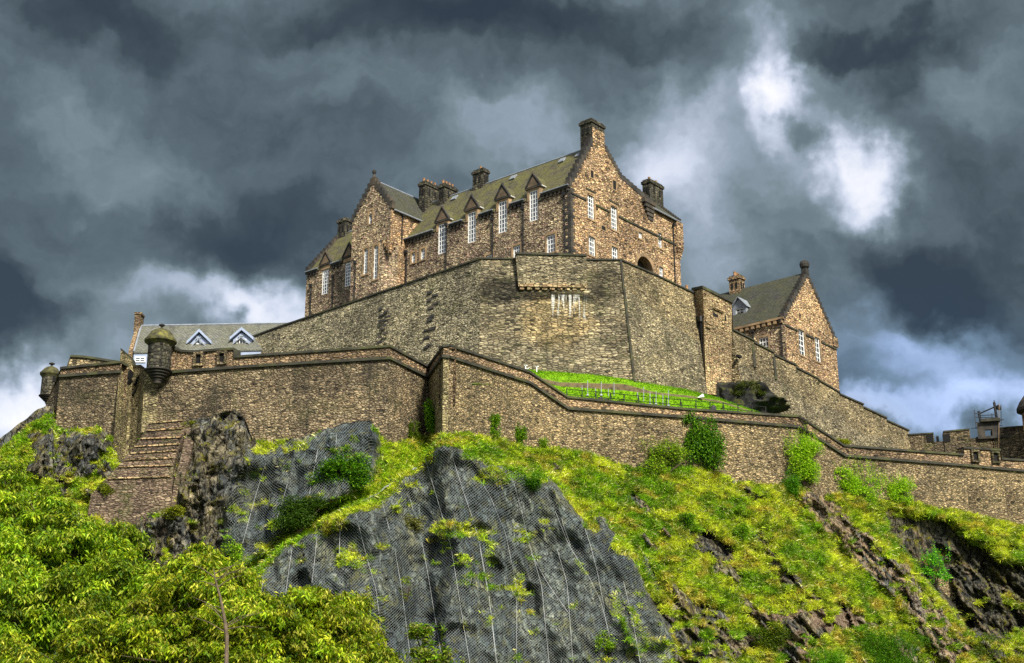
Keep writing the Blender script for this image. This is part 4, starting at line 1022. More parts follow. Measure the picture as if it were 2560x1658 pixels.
wz0, wz1 = at(345, 906, YL).z, at(345, 888, YL).z
m = MB(); m.box(e0 + Vector((.0, .1, -6)), e1 - e0, Vector((0, 1, 0)), ZH * 6); lw = m.build('front_wall', M['bluewhite'], LB)
xa, xb = at(337, 895, YL).x, at(364, 895, YL).x
window(LB, Vector((0, YL + .1, 0)), Vector((1, 0, 0)), Vector((0, -1, 0)), xa, xb, at(345, 906, YL).z, at(345, 892, YL).z, 2, 2, rec=-.12, surround=False)
for (u, v_ap, v_sh, v_b, w) in ((499, 829.5, 860, 880, 50), (605, 825, 850, 878, 48)):
    y0 = YL + 1.2; ap, s0_, s1_ = at(u, v_ap, y0), at(u - w * .62, v_sh, y0), at(u + w * .62, v_sh, y0); b0_, b1_ = at(u - w * .5, v_b, y0), at(u + w * .5, v_b, y0)
    m = MB(); m.prism([b0_, b1_, Vector((b1_.x, y0, s1_.z)), ap - ZH * .3, Vector((b0_.x, y0, s0_.z))], Vector((0, 2.5, 0))); dq = m.build('dormer', M['bluewhite'], LB)
    m = MB()
    for s_ in (s0_, s1_): m.box(s_ + Vector((0, -.35, -.1)), ap - s_, Vector((0, 3.6, 0)), ZH * .35)
    m.build('dormer_roof', M['bluewhite'], dq)
    m = MB()
    for s_, k_ in ((s0_, 1), (s1_, -1)): m.box(s_.lerp(ap, .05) + Vector((.3 * k_, -.37, -.75)), (ap - s_) * .9, Vector((0, .2, 0)), ZH * .16)
    m.build('bargeboard', M['lead'], dq)
    zb0 = at(u, v_b - 3, y0).z; zt0 = at(u, v_sh - 2, y0).z; hw_ = .22 * w / 24.5 * 1.3
    window(LB, Vector((0, y0, 0)), Vector((1, 0, 0)), Vector((0, -1, 0)), ap.x - hw_, ap.x + hw_, zb0, zt0, 3, 1, rec=-.1, fr=.16, surround=False)

# battery on the right with crenels
GY = 172.0
ga, gb_ = at(2268, 1090, GY), at(2700, 1058, GY - 5)
gd = (gb_ - ga); gd.z = 0; gl = gd.length; gd.normalize(); gn = Vector((gd.y, -gd.x, 0))
def onG(u, v):
    d = Vector(ray(u, v)); c = Vector((0, 0, CAMZ)); p = c + d * ((ga - c).dot(gn) / d.dot(gn)); q = p - ga; return (q.x * gd.x + q.y * gd.y), p.z
BT = thing('battery_wall', 'dark battery wall with gun openings below the black scaffold frame', 'battery', ga + gd * 10 - ZH * 12)
m = MB(); zt0 = ga.z; O_ = Vector((ga.x, ga.y, 0))
segs = [(2268, 2334, 1089, 1085), (2358, 2424, 1081, 1075), (2480, 2720, 1073.5, 1056)]
for ua, ub, va, vb in segs:
    (x0, z0), (x1, z1) = onG(ua, va), onG(ub, vb); p = lambda x, z: O_ + gd * x + ZH * z
    m.hexa([p(x0, z0 - 12), p(x1, z1 - 12), p(x1, z1), p(x0, z0)] + [q - gn * 2.4 for q in (p(x0, z0 - 12), p(x1, z1 - 12), p(x1, z1), p(x0, z0))])
for ua, ub, v in ((2334, 2358, 1105), (2424, 2480, 1096)):
    (x0, z0), (x1, z1) = onG(ua, v), onG(ub, v - 2); m.hexa([p(x0, z0 - 11), p(x1, z1 - 11), p(x1, z1), p(x0, z0)] + [q - gn * 2.4 for q in (p(x0, z0 - 11), p(x1, z1 - 11), p(x1, z1), p(x0, z0))])
m.build('wall_face', M['far'], BT)
m = MB()
for ua, ub, va, vb in segs:
    (x0, z0), (x1, z1) = onG(ua, va), onG(ub, vb); strip(m, [p(x0, z0), p(x1, z1)], 1, .18, 2.5, .1)
m.build('coping', M['coping'], BT)
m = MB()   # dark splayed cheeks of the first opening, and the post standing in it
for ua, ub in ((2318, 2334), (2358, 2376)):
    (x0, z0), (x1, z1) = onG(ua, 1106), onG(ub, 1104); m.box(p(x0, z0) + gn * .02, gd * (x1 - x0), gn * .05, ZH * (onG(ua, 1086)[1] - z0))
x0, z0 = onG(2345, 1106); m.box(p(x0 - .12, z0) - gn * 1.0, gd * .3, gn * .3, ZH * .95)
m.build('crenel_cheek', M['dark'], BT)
# covered gun port with roof slab
m = MB(); (x0, z0), (x1, z1) = onG(2448, 1099), onG(2500, 1097); zt = onG(2470, 1057)[1]; wx0, wz0_ = onG(2463, 1092); wx1, wz1_ = onG(2479, 1075)
panel(m, O_ + gn * .35, gd, gn, onG(2444, 1090)[0], x1, z0, zt, [(wx0, wx1, wz0_, wz1_)], .5); m.build('gun_port', M['blackstone'], BT)
m = MB(); m.box(p(onG(2452, 1060)[0], zt) + gn * .8, gd * (onG(2500, 1060)[0] - onG(2452, 1060)[0]), -gn * 3.6, ZH * .35); m.build('gun_port_roof', M['coping'], BT)
m = MB(); m.box(p(onG(2440, 1097)[0], onG(2440, 1098)[1]) + gn * .03, gd * (x1 - x0 + 1.6), gn * .1, ZH * .25); m.build('sill_band', M['coping'], BT)

SCF = thing('scaffold_frame', 'black scaffold and hoist frame standing over the gun port of the battery', 'scaffold', p(onG(2476, 1060)[0], zt + .35))
def gp(u, v, back=1.2): x_, z_ = onG(u, v); return O_ + gd * x_ + ZH * z_ - gn * back
m = MB(); m.tube([gp(2457, 1070), gp(2448, 1022)], .16, 6); m.build('post', M['iron'], SCF)
m = MB(); m.tube([gp(2498, 1068), gp(2487, 1000)], .16, 6); m.build('post', M['iron'], SCF)
m = MB(); m.tube([gp(2487, 1012), gp(2487, 995)], .06, 5); m.build('mast', M['iron'], SCF)
m = MB(); m.tube([gp(2449, 1029), gp(2499, 1007)], .09, 5); m.build('hoist_beam', M['iron'], SCF)
m = MB(); m.lathe(gp(2499, 1014), [(.1, -.3), (.32, -.15), (.32, .1), (.1, .25)], 10); m.build('pulley', M['iron'], SCF)
m = MB()
for ua, va, ub, vb in ((2436, 1022, 2441, 1070), (2503, 1010, 2504, 1058), (2480, 1032, 2482, 1056), (2436, 1031, 2450, 1034), (2450, 1037, 2492, 1035), (2438, 1041, 2492, 1043), (2438, 1054, 2455, 1055), (2452, 1048, 2506, 1046), (2428, 1069, 2455, 1068), (2500, 1050, 2510, 1047), (2460, 1040, 2470, 1046), (2495, 1062, 2507, 1062)):
    m.tube([gp(ua, va, .4), gp(ub, vb, .4)], .05, 5)
m.build('guard_rail', M['darksteel'], SCF)
m = MB(); m.tube([gp(2497, 1010, -.5), gp(2496, 1130, -.5)], .035, 5); m.build('rope', M['dress'], SCF)
# round tower at the edge of the view
c_ = at(2592, 1062, 166); RT = thing('round_turret', 'round pinkish turret with dark conical cap at the end of the battery', 'turret', (c_.x, c_.y, c_.z - 12))
m = MB(); r_ = (2585 - 2553) / 20.0; o = Vector((c_.x, c_.y, 0)); zt = at(2560, 1028, 166).z
m.lathe(o, [(r_, c_.z - 12), (r_, zt)], 28); m.build('turret_wall', M['gable'], RT)
m = MB(); r2_ = (2585 - 2542) / 20.0; m.lathe(o, [(r_ * .98, zt - .3), (r2_, zt), (r2_, zt + .35), (r2_ * .8, zt + 1.2), (r2_ * .45, zt + 2.2), (.1, zt + 3.2)], 28); m.build('cap', M['blackstone'], RT)

# ------------------------------------------------------------------ ground behind the walls
m = MB(); m.poly([Vector(q) for q in ((pa[0].x - 4, pa[0].y + 3, ZA - 1.2), (cfl.x, cfl.y + 1.5, ZA - 1.2), (cfr.x, cfr.y + 1.5, ZA - 1.2), (TR.x, TR.y + 2, ZA - 3), (60, 200, ZA - 8), (-40, 230, ZA - 4))])
m.build('summit_ground', M['earth'] if 'earth' in M else M['rampart'], kind='structure')
# ------------------------------------------------------------------ numpy noise
def _hash(ix, iy, iz, seed):
    h = (ix * 374761393 + iy * 668265263 + iz * 2147483647 + seed * 1274126177) & 0xFFFFFFFF
    h = ((h ^ (h >> 13)) * 1274126177) & 0xFFFFFFFF
    return ((h ^ (h >> 16)) & 0xFFFF) / 65535.0
def vnoise(x, y, z=None, seed=0):
    x = np.asarray(x, np.float64); y = np.asarray(y, np.float64); z = np.zeros_like(x) if z is None else np.asarray(z, np.float64)
    fx, fy, fz = np.floor(x), np.floor(y), np.floor(z); ix, iy, iz = fx.astype(np.int64), fy.astype(np.int64), fz.astype(np.int64)
    q = lambda t: t * t * t * (t * (t * 6 - 15) + 10)
    u, v, w = q(x - fx), q(y - fy), q(z - fz); r = 0
    for a in (0, 1):
        for b in (0, 1):
            for c in (0, 1):
                r = r + _hash(ix + a, iy + b, iz + c, seed) * (u if a else 1 - u) * (v if b else 1 - v) * (w if c else 1 - w)
    return r
def fbm(x, y, z=None, oct=5, seed=0, gain=.5, ridge=False):
    s = 0; a = 1; t = 0
    for o in range(oct):
        n = vnoise(x * 2 ** o, y * 2 ** o, None if z is None else z * 2 ** o, seed + o * 17)
        if ridge: n = 1 - np.abs(2 * n - 1)
        s = s + a * n; t += a; a *= gain
    return s / t
def sstep(x, a, b):
    t = np.clip((x - a) / (b - a), 0, 1); return t * t * (3 - 2 * t)
def inpoly(U, V, poly):
    r = np.zeros(U.shape, bool); n = len(poly); j = n - 1
    for i in range(n):
        xi, yi = poly[i]; xj, yj = poly[j]
        if yi != yj: r ^= ((yi > V) != (yj > V)) & (U < (xj - xi) * (V - yi) / (yj - yi) + xi)
        j = i
    return r
def blur(a, k):
    if k < 1: return a
    for ax in (0, 1):
        p = np.pad(a, [(k, k) if i == ax else (0, 0) for i in (0, 1)], mode='edge'); c = np.cumsum(p, axis=ax)
        c = np.concatenate([np.zeros_like(np.take(c, [0], ax)), c], ax); n = a.shape[ax]
        a = (np.take(c, range(2 * k + 1, 2 * k + 1 + n), ax) - np.take(c, range(0, n), ax)) / (2 * k + 1)
    return a
def facet(x, z, seed, tilt=.9):
    """broken slabs: every cell of an irregular net is a small tilted plane"""
    ix, iz = np.floor(x).astype(np.int64), np.floor(z).astype(np.int64); best = np.full(x.shape, 9.0); val = np.zeros(x.shape); zero = np.zeros_like(ix)
    for a in (-1, 0, 1):
        for b in (-1, 0, 1):
            cx, cz = ix + a, iz + b; h = lambda k: _hash(cx, cz, zero, seed + k)
            ox, oz = x - (cx + h(1)), z - (cz + h(2)); d = np.maximum(np.abs(ox), np.abs(oz)) * .5 + np.hypot(ox, oz) * .5
            m = d < best; best = np.where(m, d, best); val = np.where(m, (h(3) - .5) * 1.2 + tilt * ((h(4) - .5) * ox * 2 + (h(5) - .35) * oz * 2), val)
    return val
def rays(U, V):
    x = (U - CX) / FPX; y = (CY - V) / FPX; return x, CP - y * SP, SP + y * CP

# ------------------------------------------------------------------ the crag
# where the rock meets the walls or stands against the sky (photograph pixels)
TOPL = [(-900, 1560), (-500, 1330), (-240, 1215), (-60, 1142), (0, 1100), (30, 1077), (60, 1052), (95, 1023), (118, 1011), (132, 1006), (137, 1066), (160, 1080), (200, 1078), (250, 1072), (278, 1090), (290, 1150), (330, 1165), (345, 1120), (372, 1066), (400, 1060), (440, 1058), (462, 1056), (480, 1050), (520, 1044), (560, 1028), (590, 1024), (612, 1050), (630, 1095), (655, 1108), (690, 1112),
        (742, 1098), (800, 1076), (850, 1060), (895, 1052), (925, 1050), (948, 1078), (960, 1105), (985, 1107), (1030, 1098), (1072, 1092), (1108, 1092), (1150, 1090), (1200, 1090), (1270, 1108), (1366, 1124), (1430, 1126), (1520, 1150), (1604, 1173), (1711, 1173), (1760, 1178), (1819, 1195), (1900, 1212), (1970, 1216), (2066, 1238), (2206, 1254), (2300, 1262), (2420, 1286), (2560, 1318), (2800, 1376), (3300, 1480)]
STEP = 4.0
us = np.arange(-800, 3200.1, STEP); NU = len(us); NV = 190; VBOT = 1790.0
tu, tv = zip(*TOPL); vtop = np.interp(us, tu, tv) + 7 * (vnoise(us / 22.0, us * 0, seed=3) - .5) + 9 * (vnoise(us / 60.0, us * 0, seed=5) - .5)
fr_ = np.linspace(0, 1, NV) ** 1.0
U = np.repeat(us[None, :], NV, 0); V = vtop[None, :] + (VBOT - vtop[None, :]) * fr_[:, None]
def wall_y(u, v):
    """distance of the lower rampart seen at (u, v)"""
    d = Vector(ray(u, v)); c = Vector((0, 0, CAMZ)); best = None
    for sc_, tp_ in RB.values():
        for i in range(len(sc_) - 1):
            a, b = sc_[i], sc_[i + 1]; e = Vector((b.x - a.x, b.y - a.y, 0))
            if e.length < .05: continue
            n = Vector((e.y, -e.x, 0)); den = d.dot(n)
            if abs(den) < 1e-9: continue
            k = (a - c).dot(n) / den; p = c + d * k; s_ = (p - a).dot(e) / e.length_squared
            if -.005 <= s_ <= 1.005 and (best is None or p.y < best): best = p.y
    return best
wy = np.array([wall_y(u, v) or np.nan for u, v in zip(us, vtop)])
ok = ~np.isnan(wy); wy = np.interp(us, us[ok], wy[ok])
wy = np.where((us > 270) & (us < 372), 115.0, wy)
dP = lambda pts: [(a * D2S, b * D2S) for a, b in pts]
DOME = dP([(985, 1022), (1060, 1035), (1150, 1068), (1215, 1078), (1290, 1130), (1375, 1190), (1440, 1225), (1500, 1300), (1530, 1420), (1565, 1541), (1600, 1700), (480, 1700), (500, 1480), (560, 1400), (575, 1345), (650, 1280), (760, 1212), (880, 1160), (955, 1090)])
NCRAG = dP([(575, 1040), (640, 1038), (690, 1022), (790, 985), (860, 970), (892, 1030), (900, 1050), (875, 1090), (850, 1118), (745, 1182), (640, 1252), (535, 1325), (525, 1180), (556, 1110)])
GULLY = dP([(1012, 1012), (1000, 1060), (955, 1095), (880, 1155), (760, 1208), (650, 1278), (570, 1348), (540, 1322), (640, 1256), (745, 1186), (850, 1122), (905, 1072), (930, 1018)])
DCRAG = dP([(430, 975), (560, 945), (605, 1030), (570, 1100), (540, 1180), (528, 1340), (430, 1345), (310, 1310), (300, 1200), (400, 1172), (420, 1060)])
MOUND = dP([(70, 1010), (165, 1000), (255, 1010), (262, 1070), (200, 1120), (70, 1110)])
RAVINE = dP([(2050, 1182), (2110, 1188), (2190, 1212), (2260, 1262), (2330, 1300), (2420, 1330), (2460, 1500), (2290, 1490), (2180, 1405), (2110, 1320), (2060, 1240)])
SPUR = dP([(1838, 1112), (1900, 1130), (1990, 1215), (2110, 1330), (2200, 1430), (2310, 1560), (2250, 1600), (2090, 1420), (1975, 1300), (1880, 1190)])
RPATCH = [dP(q) for q in ([(1590, 1225), (1640, 1215), (1700, 1270), (1725, 1365), (1660, 1330), (1610, 1280)], [(1750, 1285), (1800, 1285), (1870, 1340), (1905, 1400), (1850, 1390), (1790, 1330)], [(1550, 1390), (1640, 1400), (1720, 1440), (1760, 1500), (1700, 1545), (1560, 1560)],
          [(1690, 1100), (1740, 1130), (1800, 1170), (1780, 1180), (1700, 1140)], [(1250, 1060), (1300, 1085), (1320, 1110), (1280, 1100)], [(1420, 1330), (1460, 1330), (1540, 1440), (1560, 1500), (1480, 1420)])]
HOLLOW = [(880, 1362, 36, 40), (1102, 1385, 30, 42), (1060, 1503, 26, 46), (1232, 1428, 20, 34), (1128, 1596, 30, 36), (680, 1436, 22, 34), (960, 1330, 20, 30), (1010, 1420, 22, 40), (1330, 1500, 18, 50), (760, 1470, 20, 40), (1180, 1330, 26, 22)]
EARTH = dP([(1640, 1440), (1780, 1400), (1960, 1410), (2080, 1470), (2180, 1560), (1760, 1560), (1700, 1500)])
LEDGEG = dP([(2030, 1160), (2130, 1160), (2230, 1178), (2390, 1225), (2390, 1275), (2300, 1260), (2200, 1212), (2130, 1195), (2050, 1188)])
w1 = fbm(U / 90, V / 90, oct=4, seed=21); w2 = fbm(U / 38, V / 38, oct=4, seed=31)
Uw, Vw = U + 46 * (fbm(U / 60, V / 60, oct=4, seed=41) - .5), V + 46 * (fbm(U / 60, V / 60, oct=4, seed=51) - .5)
mk = lambda poly, k=3, w=True: blur(inpoly(Uw if w else U, Vw if w else V, poly).astype(float), k)
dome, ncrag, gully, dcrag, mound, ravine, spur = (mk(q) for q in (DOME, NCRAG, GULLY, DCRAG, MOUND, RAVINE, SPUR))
c3, s3 = math.cos(R(62)), math.sin(R(62)); strata3 = fbm((U * c3 + V * s3) / 210, (-U * s3 + V * c3 + 26 * (w1 - .5)) / 30, oct=4, seed=75, ridge=True)
fg = 150 * (strata3 - .62) * sstep(U, 1300, 1450); dome = blur(inpoly(Uw - fg, Vw + fg * .4, DOME).astype(float), 2)
earth, ledge = mk(EARTH, 6), mk(LEDGEG, 2)
hollow = np.zeros_like(U)
for cu, cv, ru, rv in HOLLOW:
    hollow = np.maximum(hollow, sstep(1.3 - np.sqrt(((Uw - cu) / ru) ** 2 + ((Vw - cv) / rv) ** 2), 0, .55))
rp = np.clip(sum(mk(q, 3) for q in RPATCH), 0, 1)
# diagonal strata of the bare rock on the right
ca, sa = math.cos(R(47)), math.sin(R(47)); Sx, Sy = U * ca + V * sa, -U * sa + V * ca
strata = fbm(Sx / 150, Sy / 26, oct=4, seed=61); strata2 = fbm(Sx / 60, Sy / 13, oct=3, seed=71)
right = sstep(U, 1150, 1350)
bare = right * sstep(strata + .25 * (w1 - .5) + (V - 1400) / 2600, .60, .70)
rock = np.clip(np.maximum.reduce([dome * .96, ncrag, dcrag, mound * .9, ravine, spur * .78, rp * .85, bare * .80, earth * (.15 + .9 * sstep(w1, .42, .56))]), 0, 1)
rock = np.where(ledge > .5, rock * .15, rock)
rock = rock * (1 - np.clip(gully * 1.3, 0, 1) * (1 - .0 * dome))
leftz = 1 - sstep(U, 560, 640)
rock = np.maximum(rock, leftz * sstep(w2, .44, .54) * .9 * (U > 90))
rock = np.where((U < 136) & (V < vtop[None, :] + 16 + 24 * w2), 1.0, rock)
# moss and grass tufts sitting on ledges of the rock
tuft = sstep(fbm(U / 34, V / 15, oct=4, seed=81), .60 + .05 * np.clip(dome + ncrag, 0, 1), .68 + .05 * np.clip(dome + ncrag, 0, 1)) * sstep(fbm(U / 160, V / 120, oct=2, seed=91), .44, .56)
tuft = np.maximum(tuft, sstep(U, 1330, 1500) * dome * sstep(strata3, .80, .90) * sstep(w1, .42, .55))
for (cu, cv, ru, rv) in ((1060, 1230, 60, 20), (768, 1225, 26, 22), (815, 1305, 34, 13), (1110, 1228, 46, 9), (960, 1092, 30, 12), (880, 1005, 14, 8), (1135, 1100, 40, 24), (700, 1036, 16, 5), (610, 1046, 14, 5), (1440, 1265, 22, 18), (1230, 1090, 50, 25)):
    e = ((Uw - cu * D2S) / (ru * D2S)) ** 2 + ((Vw - cv * D2S) / (rv * D2S)) ** 2; tuft = np.maximum(tuft, sstep(1.25 - e, 0, .5))
grass = np.clip(1 - rock + tuft * .9, 0, 1)
w3 = fbm(U / 14, V / 11, oct=4, seed=37)
grass = sstep(grass + .55 * (w2 - .5) + .85 * (w3 - .5), .32, .62)
grass = np.maximum(grass, gully * .9 * (1 - dcrag))
# steepness -> distance
tana = 1.25 + 1.3 * blur(rock, 4) + .5 * (w1 - .5)
tana = tana + .9 * dcrag + .6 * ncrag - .25 * gully
x_, dy_, dz_ = rays(U, V); k_ = dz_ / dy_
Y = np.zeros_like(U); Y[0] = wy - .25
ncol = np.clip(blur(((us > 600) & (us < 955)).astype(float)[None, :], 4)[0], 0, 1)
front_ = 2.2 * np.clip(blur(((us > 625) & (us < 945)).astype(float)[None, :], 5)[0], 0, 1) + 1.3 * blur(((us > 470) & (us < 612)).astype(float)[None, :], 4)[0] + 1.2 * blur(((us > 150) & (us < 270)).astype(float)[None, :], 3)[0]
Y[0] -= front_
for i in range(1, NV):
    Y[i] = Y[i - 1] + Y[i - 1] * (k_[i] - k_[i - 1]) / np.maximum(tana[i] - k_[i], .3)
Yb_ = blur(Y, 10); fade = sstep(np.repeat(fr_[:, None], NU, 1), 0, .12); Y = Y * (1 - fade) + Yb_ * fade
# bodies of rock standing forward of the grass gully, and the ravine
soft = lambda a, k: blur(a, k)
edge = sstep(np.repeat(fr_[:, None], NU, 1), 0, .05)
bulge = 3.0 * sstep(soft(dome, 4), .15, .95) + 1.4 * sstep(soft(ncrag, 4), .1, .9) * edge + 1.2 * sstep(soft(dcrag, 4), .1, .9) * edge + 1.0 * soft(mound, 4) * edge
bulge += -2.6 * sstep(soft(ravine, 6), .2, .9) + 1.0 * sstep(soft(spur, 3), .2, .9) + .8 * sstep(soft(ledge, 2), .2, .8)
Xw = x_ / dy_ * Y; Zw = CAMZ + k_ * Y
r1 = fbm(Xw / 5.5, Zw / 5.0, oct=5, seed=101, gain=.55); r2 = fbm(Xw / 1.7 + r1 * 2, Zw / 2.6, oct=5, seed=111, gain=.6, ridge=True)
cr_ = fbm(Xw / 2.1 + .25 * Zw / 2.1, Zw / 6.0, oct=4, seed=131, ridge=True)
blk = np.floor(fbm(Xw / 2.6, Zw / 4.2, oct=3, seed=141) * 9) / 9
rk = np.clip(blur(1 - grass, 1) * 1.0, 0, 1)
netm = np.clip(dome + ncrag, 0, 1)
disp = bulge + (r1 - .5) * (2.4 + 1.6 * netm) + rk * ((r2 - .5) * (1.2 - .9 * netm) + (blk - .5) * (2.0 - 1.8 * netm)) + rk * right * (1 - dome) * (strata - .5) * 1.5 + rk * right * (1 - netm) * (1 - .5 * spur) * (strata2 - .5) * 1.5
domr = dome * sstep(U, 1080, 1250)
disp += -.9 * hollow * netm + domr * (strata3 - .62) * 1.3
wx = .9 * (fbm(Xw / 2.5, Zw / 2.5, oct=3, seed=161) - .5); wz = .9 * (fbm(Xw / 2.5, Zw / 2.5, oct=3, seed=171) - .5)
ang = np.where(U > 1150, R(32), R(8)); Xr = (Xw + wx) * np.cos(ang) - (Zw + wz) * np.sin(ang) * -1; Zr = -(Xw + wx) * np.sin(ang) * 1 + (Zw + wz) * np.cos(ang)
f1, f2, f3 = facet(Xr / 2.3, Zr / 4.6, 181), facet(Xr / .95, Zr / 1.9, 191), facet(Xr / .42, Zr / .8, 196)
disp += netm * (1 - .6 * hollow) * (1 - .45 * domr) * (f1 * .9 + f2 * .40 + f3 * .18) + rk * (1 - netm) * (f1 * 1.1 + f2 * .55 + f3 * .2)
disp += (cr_ - .6) * (.5 * (1 - .6 * domr)) * netm + (fbm(Xw / 7.0 + 3, Zw / 6.0, oct=3, seed=151, ridge=True) - .6) * 3.0 * netm - rk * (dcrag + ravine * .6) * (cr_ - .5) * 2.0
disp += grass * ((fbm(Xw / 1.0, Zw / .7, oct=4, seed=121) - .5) * 1.5)
disp *= sstep(np.repeat(fr_[:, None], NU, 1), -.01, .04)
Y = np.maximum(Y - disp, 55.0)
Y = np.minimum(Y, wy[None, :] - .22)            # the rock never sinks behind the rampart it carries
Y[0] = np.minimum(Y[0], wy - .1)
Xw = x_ / dy_ * Y; Zw = CAMZ + k_ * Y
grid = np.stack([Xw, Y, Zw], -1)
def grid_at(u, v, off=0.0):
    """point of the crag seen at (u, v), moved towards the viewer by off metres"""
    j = (u - us[0]) / STEP; j0 = int(np.clip(math.floor(j), 0, NU - 2)); fj = min(max(j - j0, 0), 1)
    def colpt(jj):
        i = (v - vtop[jj]) / (VBOT - vtop[jj]) * (NV - 1); i0 = int(np.clip(math.floor(i), 0, NV - 2)); f = min(max(i - i0, 0), 1); return grid[i0, jj] * (1 - f) + grid[i0 + 1, jj] * f
    p = colpt(j0) * (1 - fj) + colpt(j0 + 1) * fj
    n = np.linalg.norm(p - np.array([0, 0, CAMZ])); return Vector(p - (p - np.array([0, 0, CAMZ])) / n * off)
# hill material: rock, rock under the nets, tan strata, moss, earth and turf
t = NT('crag'); ob = t.obj(); gm = t.attr('grass', 'Fac'); em = t.attr('earth', 'Fac'); nm = t.attr('net', 'Fac'); tm_ = t.attr('tan', 'Fac')
wv = t.vmath('SUBTRACT', t.noise(ob, .8, 3, col=True), (.5, .5, .5)); wob = t.vmath('ADD', ob, t.vmath('MULTIPLY', wv, (1.2, 1.2, .8)))
st_ = t.vmath('MULTIPLY', wob, (1, 1, .5))
n1 = t.noise(st_, .55, 8, .62); n2 = t.noise(st_, 2.4, 10, .74); n3 = t.noise(ob, .16, 4, .5); n4 = t.noise(ob, 9, 5, .7)
ck = t.vor(t.vmath('MULTIPLY', wob, (1.5, 1.5, .62)), 'DISTANCE_TO_EDGE', 1.0).outputs['Distance']
cell = t.nd('ShaderNodeSeparateColor'); t.lk(t.vor(t.vmath('MULTIPLY', wob, (1.5, 1.5, .62)), 'F1', 1.0).outputs['Color'], cell.inputs[0])
crack = t.step(ck, .09, .01)
rc = t.ramp(n2, [(.34, (.012, .012, .010)), (.45, (.070, .064, .044)), (.54, (.18, .16, .105)), (.68, (.42, .37, .25))])
rc = t.mix(t.step(n1, .42, .62), rc, t.ramp(n2, [(.34, (.018, .022, .026)), (.48, (.075, .085, .088)), (.66, (.24, .25, .235))]))
rc = t.mix(.8, rc, t.ramp(cell.outputs[0], [(.1, (.45, .45, .47)), (.9, (1.5, 1.45, 1.35))]), 'MULTIPLY')
nc = t.ramp(n2, [(.37, (.010, .014, .016)), (.45, (.044, .057, .062)), (.54, (.100, .120, .122)), (.65, (.26, .28, .255))])
nc = t.mix(t.math('MULTIPLY', t.step(n1, .50, .60), .8), nc, t.ramp(n2, [(.38, (.016, .018, .009)), (.49, (.068, .072, .038)), (.63, (.21, .205, .12))]))
nc = t.mix(t.math('MULTIPLY', t.step(n3, .45, .54), .85), nc, t.ramp(n2, [(.38, (.006, .010, .013)), (.49, (.030, .043, .053)), (.63, (.11, .145, .165))]))
nc = t.mix(t.math('MULTIPLY', t.attr('scar', 'Fac'), .75), nc, t.ramp(n2, [(.34, (.006, .009, .012)), (.5, (.022, .031, .040)), (.68, (.07, .09, .105))]))  # netted rock coloured darker and bluer in the hollows
bd = t.attr('bed', 'Fac'); nc = t.mix(.85, nc, t.ramp(bd, [(.34, (.45, .49, .55)), (.52, (.95, .98, .98)), (.66, (1.5, 1.48, 1.3)), (.80, (2.2, 2.1, 1.7))]), 'MULTIPLY')
ck2 = t.step(t.vor(t.vmath('MULTIPLY', wob, (.55, .55, .26)), 'DISTANCE_TO_EDGE', 1.0).outputs['Distance'], .035, .004)
nc = t.mix(t.math('MULTIPLY', ck2, .8), nc, (.010, .012, .012))  # larger cracks, their crevice shade painted in the same way
rc = t.mix(nm, rc, nc)
rc = t.mix(t.math('MULTIPLY', t.attr('wet', 'Fac'), .8), rc, t.ramp(n2, [(.40, (.006, .007, .007)), (.5, (.035, .034, .026)), (.62, (.13, .12, .08))]))  # ravine rock mixed towards near-black
rc = t.mix(tm_, rc, t.ramp(n2, [(.3, (.10, .065, .04)), (.52, (.32, .23, .145)), (.7, (.52, .40, .26))]))
rc = t.mix(t.math('MULTIPLY', crack, .8), rc, (.010, .010, .010))  # crevice shade painted into the rock colour along the cracks
mo = t.noise(ob, 1.1, 6, .7); rc = t.mix(t.math('MULTIPLY', t.step(mo, .53, .64), t.math('SUBTRACT', .85, t.math('MULTIPLY', nm, .45))), rc, t.ramp(n4, [(.3, (.07, .075, .008)), (.7, (.24, .22, .02))]))
er = t.ramp(n2, [(.34, (.06, .04, .028)), (.5, (.20, .145, .10)), (.68, (.36, .27, .19))]); rc = t.mix(em, rc, er)
gc = t.ramp(t.noise(ob, .8, 6, .7), [(.30, (.06, .11, .006)), (.45, (.20, .29, .012)), (.58, (.34, .41, .018)), (.74, (.42, .40, .05))])
hgt_ = t.math('ADD', t.math('MULTIPLY', n2, 1.2), t.math('MULTIPLY', n4, .4)); hgt_ = t.math('SUBTRACT', hgt_, t.math('MULTIPLY', crack, .5)); hgt_ = t.math('ADD', hgt_, t.math('MULTIPLY', cell.outputs[1], .5))
M['crag'] = t.fin(t.mix(gm, rc, gc), .95, t.bump(hgt_, 1.0, .35), .12)
# grid rows plus a skirt that runs in under the walls
back = [np.stack([grid[0, :, 0] * (1 + b / np.maximum(grid[0, :, 1], 1)), grid[0, :, 1] + b, grid[0, :, 2] - .3 * b + dz0], -1) for b, dz0 in ((14, -1.0), (5, -.2), (1.2, .1))]
allg = np.concatenate([np.stack(back, 0), grid], 0); nr_ = allg.shape[0]
idx = np.arange(nr_ * NU).reshape(nr_, NU); fcs = np.stack([idx[:-1, :-1], idx[1:, :-1], idx[1:, 1:], idx[:-1, 1:]], -1).reshape(-1, 4)
pad = lambda a: np.concatenate([np.repeat(a[:1], 3, 0), a], 0)
strata4 = fbm(Sx / 120, Sy / 7, oct=3, seed=77)
tanm = np.clip(sstep(soft(spur, 1), .3, .8) * sstep(strata4, .40, .55) * .8 + .35 * right * (1 - netm) * sstep(strata2, .60, .70), 0, 1) * (1 - grass)
